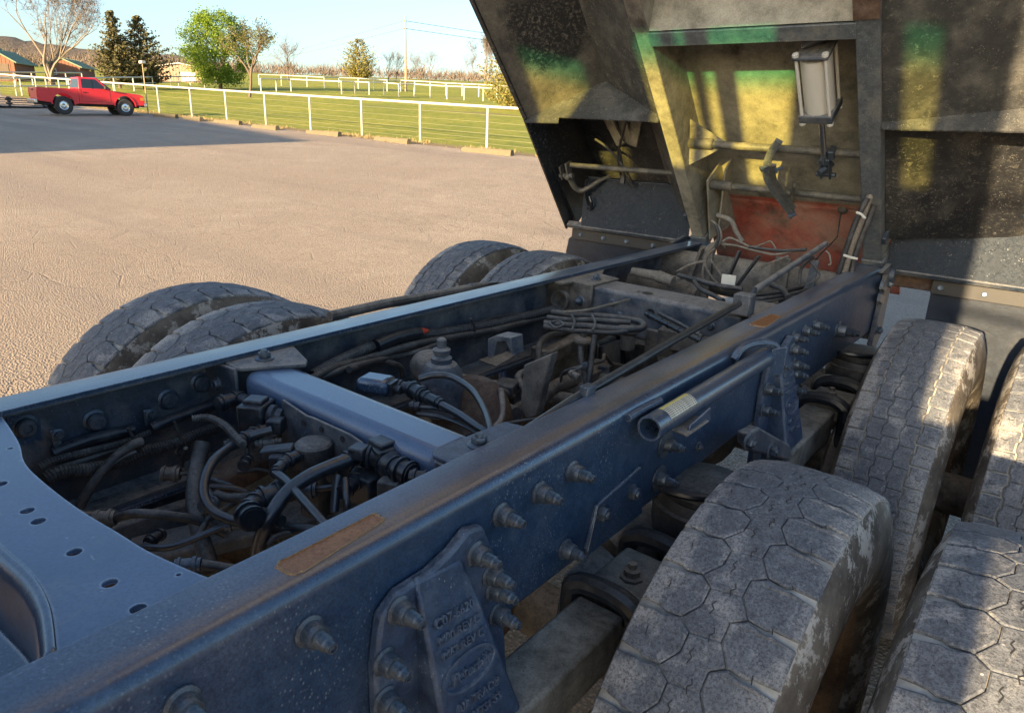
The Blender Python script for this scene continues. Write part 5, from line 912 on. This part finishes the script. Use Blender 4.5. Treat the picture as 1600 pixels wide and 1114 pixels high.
    MB().tube(BB([(s*1.0,.20,.13),(s*1.01,.15,.10),(s*1.01,.09,.08),(s*.99,.05,.06)]), .008, 8, 4).tube(BB([(s*.985,.13,.08),(s*.97,.11,.06),(s*.98,.08,.05),(s*1.0,.07,.05)]), .008, 8, 4).build('loop', M_PLAS, bed)
    for a, c in (((s*.90,.66,.28), (s*.80,.36,.22)), ((s*.62,.66,.28), (s*.74,.36,.22)), ((s*.80,.66,.33), (s*.775,.36,.24))): MB().bar(B(*a), B(*c), .05 if a[1] != c[1] else .03, .01, tuple(WD)).build('brace', M_BT, bed)
    for pts in ([(s*.80,.36,.20),(s*.79,.30,.17),(s*.785,.24,.15),(s*.74,.17,.13)], [(s*.70,.55,.22),(s*.76,.42,.18),(s*.795,.33,.16),(s*.80,.22,.14)], [(s*.92,.40,.2),(s*.87,.39,.18),(s*.82,.34,.17),(s*.77,.27,.15),(s*.745,.19,.14)]): MB().tube(BB(pts), .006, 6, 4).build('cable', M_HOSED, bed)
    block('plug', B(s*.787,.22,.13), (.022,.022,.04), .3, M_HOSED, .003, bed)
# middle: cross beam, shafts, air cylinder, latch lever
cbm = part('cross_beam', M_BS, bbox(MB(), (-.35,1.025,-.004), (.35,1.078,.008)), .002)
part('cross_beam_web', M_BEAM2, MB().ext(BB([(-.345,1.085,.0),(.345,1.085,.0),(.345,1.22,.18),(-.345,1.22,.18)]), WD*.01)); part('cross_beam_web', M_BK, bbox(MB(), (-.345,1.02,.009), (.345,1.03,.199)))
for uu, w, x0, rr in ((.515,.08,-.345,.0155), (.29,.08,-.30,.0145)):
    r_ = part('latch_shaft', M_RROD, MB().cyl(B(x0,uu,w), B(.344,uu-.012,w), rr, None, 16)); MB().lathe([(rr*1.35,0),(rr*1.5,.006),(rr*1.5,.10),(rr*1.25,.105)], B(x0,uu,w), (1,0,0), 16).build('sleeve', M_RROD, bed)
part('gusset', M_BT, MB().ext(BB([(-.344,.60,.12),(-.344,.44,.03),(-.18,.51,.085)]), WD*.006)); part('gusset', M_BT, MB().ext(BB([(-.344,-.03,.19),(-.30,.02,.04),(-.23,.36,.10),(-.23,.36,.19)]), (.008,0,0)))
for x in (-.344,): part('bracket_plate', M_BT, MB().ext(BB([(-.335,.0,.02),(-.30,.33,.06),(-.29,.33,.19),(-.29,-.05,.19)]), (.008,0,0)))
cy = part('air_cylinder', M_STEEL, MB().lathe([(.050,.725),(.050,.935)], tuple(V(B(.205,0,.055))), UD, 32))
for a, c in ((.70,.73), (.95,.962)): bbox(MB(), (.148,a,-.002), (.262,c,.112)).build('end_cap', M_DFR, cy, bevel=.004)
for x in (.158,.252):
    for w in (.008,.102): MB().cyl(B(x,.69,w), B(x,.975,w), .0055, None, 10).lathe([(.011,0),(.011,.01)], B(x,.962,w), UD, 6).lathe([(.011,0),(.011,.01)], B(x,.70,w), -UD, 6).build('tie_rod', M_STEEL, cy)
MB().cyl(B(.205,.48,.055), B(.205,.70,.055), .011, None, 14).build('piston_rod', M_CHROME, cy)
bbox(bbox(bbox(MB(), (.185,.40,.045), (.193,.49,.07)), (.217,.40,.045), (.225,.49,.07)), (.185,.47,.045), (.225,.495,.07)).build('clevis', M_STUD, cy, bevel=.002); MB().cyl(B(.17,.415,.057), B(.24,.415,.057), .008).cyl(B(.19,.445,.03), B(.22,.445,.085), .012).build('pin', M_STUD, cy)
bbox(MB(), (.218,.49,.05), (.24,.53,.09)).build('mount_ear', M_STUD, cy, bevel=.003); MB().bar(B(.17,.97,.05), B(.24,1.01,.05), .03, .02).build('mount_bracket', M_DFR, cy)
def flat_bar(path, wd, w0, th):
    P = smooth([V((p[0], p[1], 0)) for p in path], 5); L = []; R_ = []
    for k in range(len(P)):
        d = (P[min(k+1, len(P)-1)] - P[max(k-1, 0)]).normalized(); n_ = V((-d.y, d.x, 0)); L.append(P[k] + n_*wd/2); R_.append(P[k] - n_*wd/2)
    b = MB()
    for k in range(len(P)-1): b.ext([B(q.x, q.y, w0) for q in (L[k], L[k+1], R_[k+1], R_[k])], WD*th)
    return b
lv_ = part('latch_lever', M_BS, flat_bar([(0.052,0.585,0.035),(0.016,0.531,0.035),(-0.009,0.465,0.035),(-0.017,0.404,0.035),(0.001,0.337,0.035),(0.063,0.209,0.035)], .028, .03, .014))
flat_bar([(0.028,0.49,0.01),(0.023,0.404,0.01),(0.085,0.266,0.01)], .020, .005, .012).build('link', M_RROD, bed); MB().bar(B(*[(0.078,0.343,0.06)][0]), B(*[(0.05,0.241,0.06)][0]), .012, .02).build('stop', M_RROD, bed)
for p in [(-0.014,0.483,-0),(0.041,0.481,-0),(0.071,0.238,-0)]: MB().lathe([(.012,0),(.012,.008),(.007,.01),(.007,.03)], B(p[0],p[1],-.012), WD*.6 + V((.6,0,0)), 8).build('bolt', M_STUD, lv_)
part('front_wall', M_BK, bbox(MB(), (-1.15,3.68,.2), (1.15,3.72,1.25)))

# ================================================================ cab in front of the frame: shades the frame, lets the low sun through its glass
t = NT('tinted_windscreen'); z_ = t.xyz()[2]; c = t.mix(t.ramp(z_, 1.71, 1.79), (.95,.95,.56), (.05,.66,.46))
tb_ = t.n.new('ShaderNodeBsdfTransparent'); t.l(c, tb_.inputs[0]); gl = t.n.new('ShaderNodeBsdfGlossy'); gl.inputs[1].default_value = .02; mx = t.n.new('ShaderNodeMixShader'); mx.inputs[0].default_value = .06
t.l(tb_.outputs[0], mx.inputs[1]); t.l(gl.outputs[0], mx.inputs[2]); t.l(mx.outputs[0], t.n['Material Output'].inputs[0]); M_TINT = t.m
t = NT('cab_paint'); M_CAB = t.out(t.mix(t.noise(2), (.02,.035,.06), (.03,.05,.08)), .3)
cab = MB().box((-.95,-2.25,.20), (.95,-.62,.27)).box((-.95,-2.2,1.86), (.95,-.62,1.92)).build('cab', M_CAB, truck); CABOFF = (.045,-.75,.16); cab.location = CABOFF
b = MB()
for a, c in (((-.95,.27), (.95,1.085)), ((-.95,1.475), (.95,1.86)), ((-.95,1.085), (-.82,1.475)), ((.765,1.085), (.95,1.475)), ((-.03,1.085), (.06,1.475))): b.box((a[0],-.66,a[1]), (c[0],-.62,c[1]))
b.build('rear_wall', M_CAB, cab)
for s, x in ((-1,-.95), (1,.93)):
    MB().box((x,-2.2,.27), (x-s*.04,-.66,1.0)).box((x,-2.2,1.55), (x-s*.04,-.66,1.86)).box((x,-2.2,1.0), (x-s*.04,-2.0,1.55)).box((x,-1.0,1.0), (x-s*.04,-.66,1.55)).build('door', M_CAB, cab); MB().box((x-s*.015,-2.0,1.0), (x-s*.021,-1.0,1.55)).build('door_glass', M_GLASS, cab)
MB().box((-.95,-2.25,.27), (.95,-2.2,1.12)).box((-.95,-2.25,1.12), (-.89,-2.2,1.86)).box((.87,-2.25,1.12), (.95,-2.2,1.86)).box((-.03,-2.25,1.12), (.03,-2.2,1.86)).build('windscreen_frame', M_CAB, cab)
MB().box((-.889,-2.23,1.121), (.869,-2.224,1.859)).build('windscreen', M_TINT, cab)
for pr_ in ([(-.66,.5),(-.15,.5),(-.19,1.2),(-.235,1.62),(-.29,1.68),(-.55,1.68),(-.585,1.62),(-.62,1.2)], [(.18,.5),(.78,.5),(.72,1.2),(.70,1.62),(.65,1.68),(.38,1.68),(.335,1.62),(.235,1.2)]):
    MB().ext([(x,-1.34,z) for x, z in pr_], (0,.16,0)).box((pr_[0][0]+.02,-1.75,.45), (pr_[1][0]-.02,-1.345,.58)).build('seat', M_BLK, cab, bevel=.03)
MB().box((-.80,-4.2,-.2), (.80,-2.26,.98)).build('hood', M_CAB, truck, bevel=.08).location = CABOFF; MB().box((-1.22,-4.5,-.85), (1.22,-4.3,-.35)).build('front_bumper', M_CHROME, truck, bevel=.04).location = (0,-.75,0); MB().box((-.34,-4.1,-.62), (.34,-2.3,-.1)).box((-.2,-2.3,-.6), (.2,-.9,-.15)).build('engine', M_DUST, truck, bevel=.05).location = (0,-.75,0)
for s in (1, -1): MB().ext([(s*.81,-2.3,-.3),(s*.81,-2.45,.15),(s*.81,-2.8,.36),(s*.81,-3.4,.36),(s*.81,-3.75,.1),(s*.81,-3.85,-.35),(s*.81,-3.7,-.35),(s*.81,-3.5,.05),(s*.81,-3.2,.15),(s*.81,-2.9,.12),(s*.81,-2.6,-.3)], (s*.40,0,0)).build('front_fender', M_CAB, truck, bevel=.03).location = (0,-.75,0)
for s in (1, -1):
    MB().lathe([(.28,0),(.30,.02),(.30,1.3),(.28,1.32)], (s*1.0,-2.85,-.30), (0,1,0), 30).build('fuel_tank', M_STEEL, truck)
    MB().box((s*.80,-.70,.0), (s*1.13,-.66,.36)).box((s*.8,-2.1,.02), (s*1.2,-.7,.06)).build('step', M_CAB, truck).location = CABOFF
    mr = MB().box((s*1.34,-2.16,.95), (s*1.52,-2.10,1.42)).build('mirror', M_CAB, cab, bevel=.03); MB().tube([(s*.93,-2.12,1.0),(s*1.4,-2.12,.97)], .012, 8, 1).tube([(s*.93,-2.12,1.38),(s*1.4,-2.12,1.40)], .012, 8, 1).build('mirror_arm', M_BLK, cab)
    for ww in (1,):
        fw = link('wheel', ME_WH, truck); fw.matrix_local = Matrix.Translation((s*1.0,-3.85,-.585)) @ (Matrix.Rotation(pi, 4, 'Z') if s < 0 else Matrix()); link('tyre', ME_TY, fw); link('tread', ME_TR['rib'], fw)
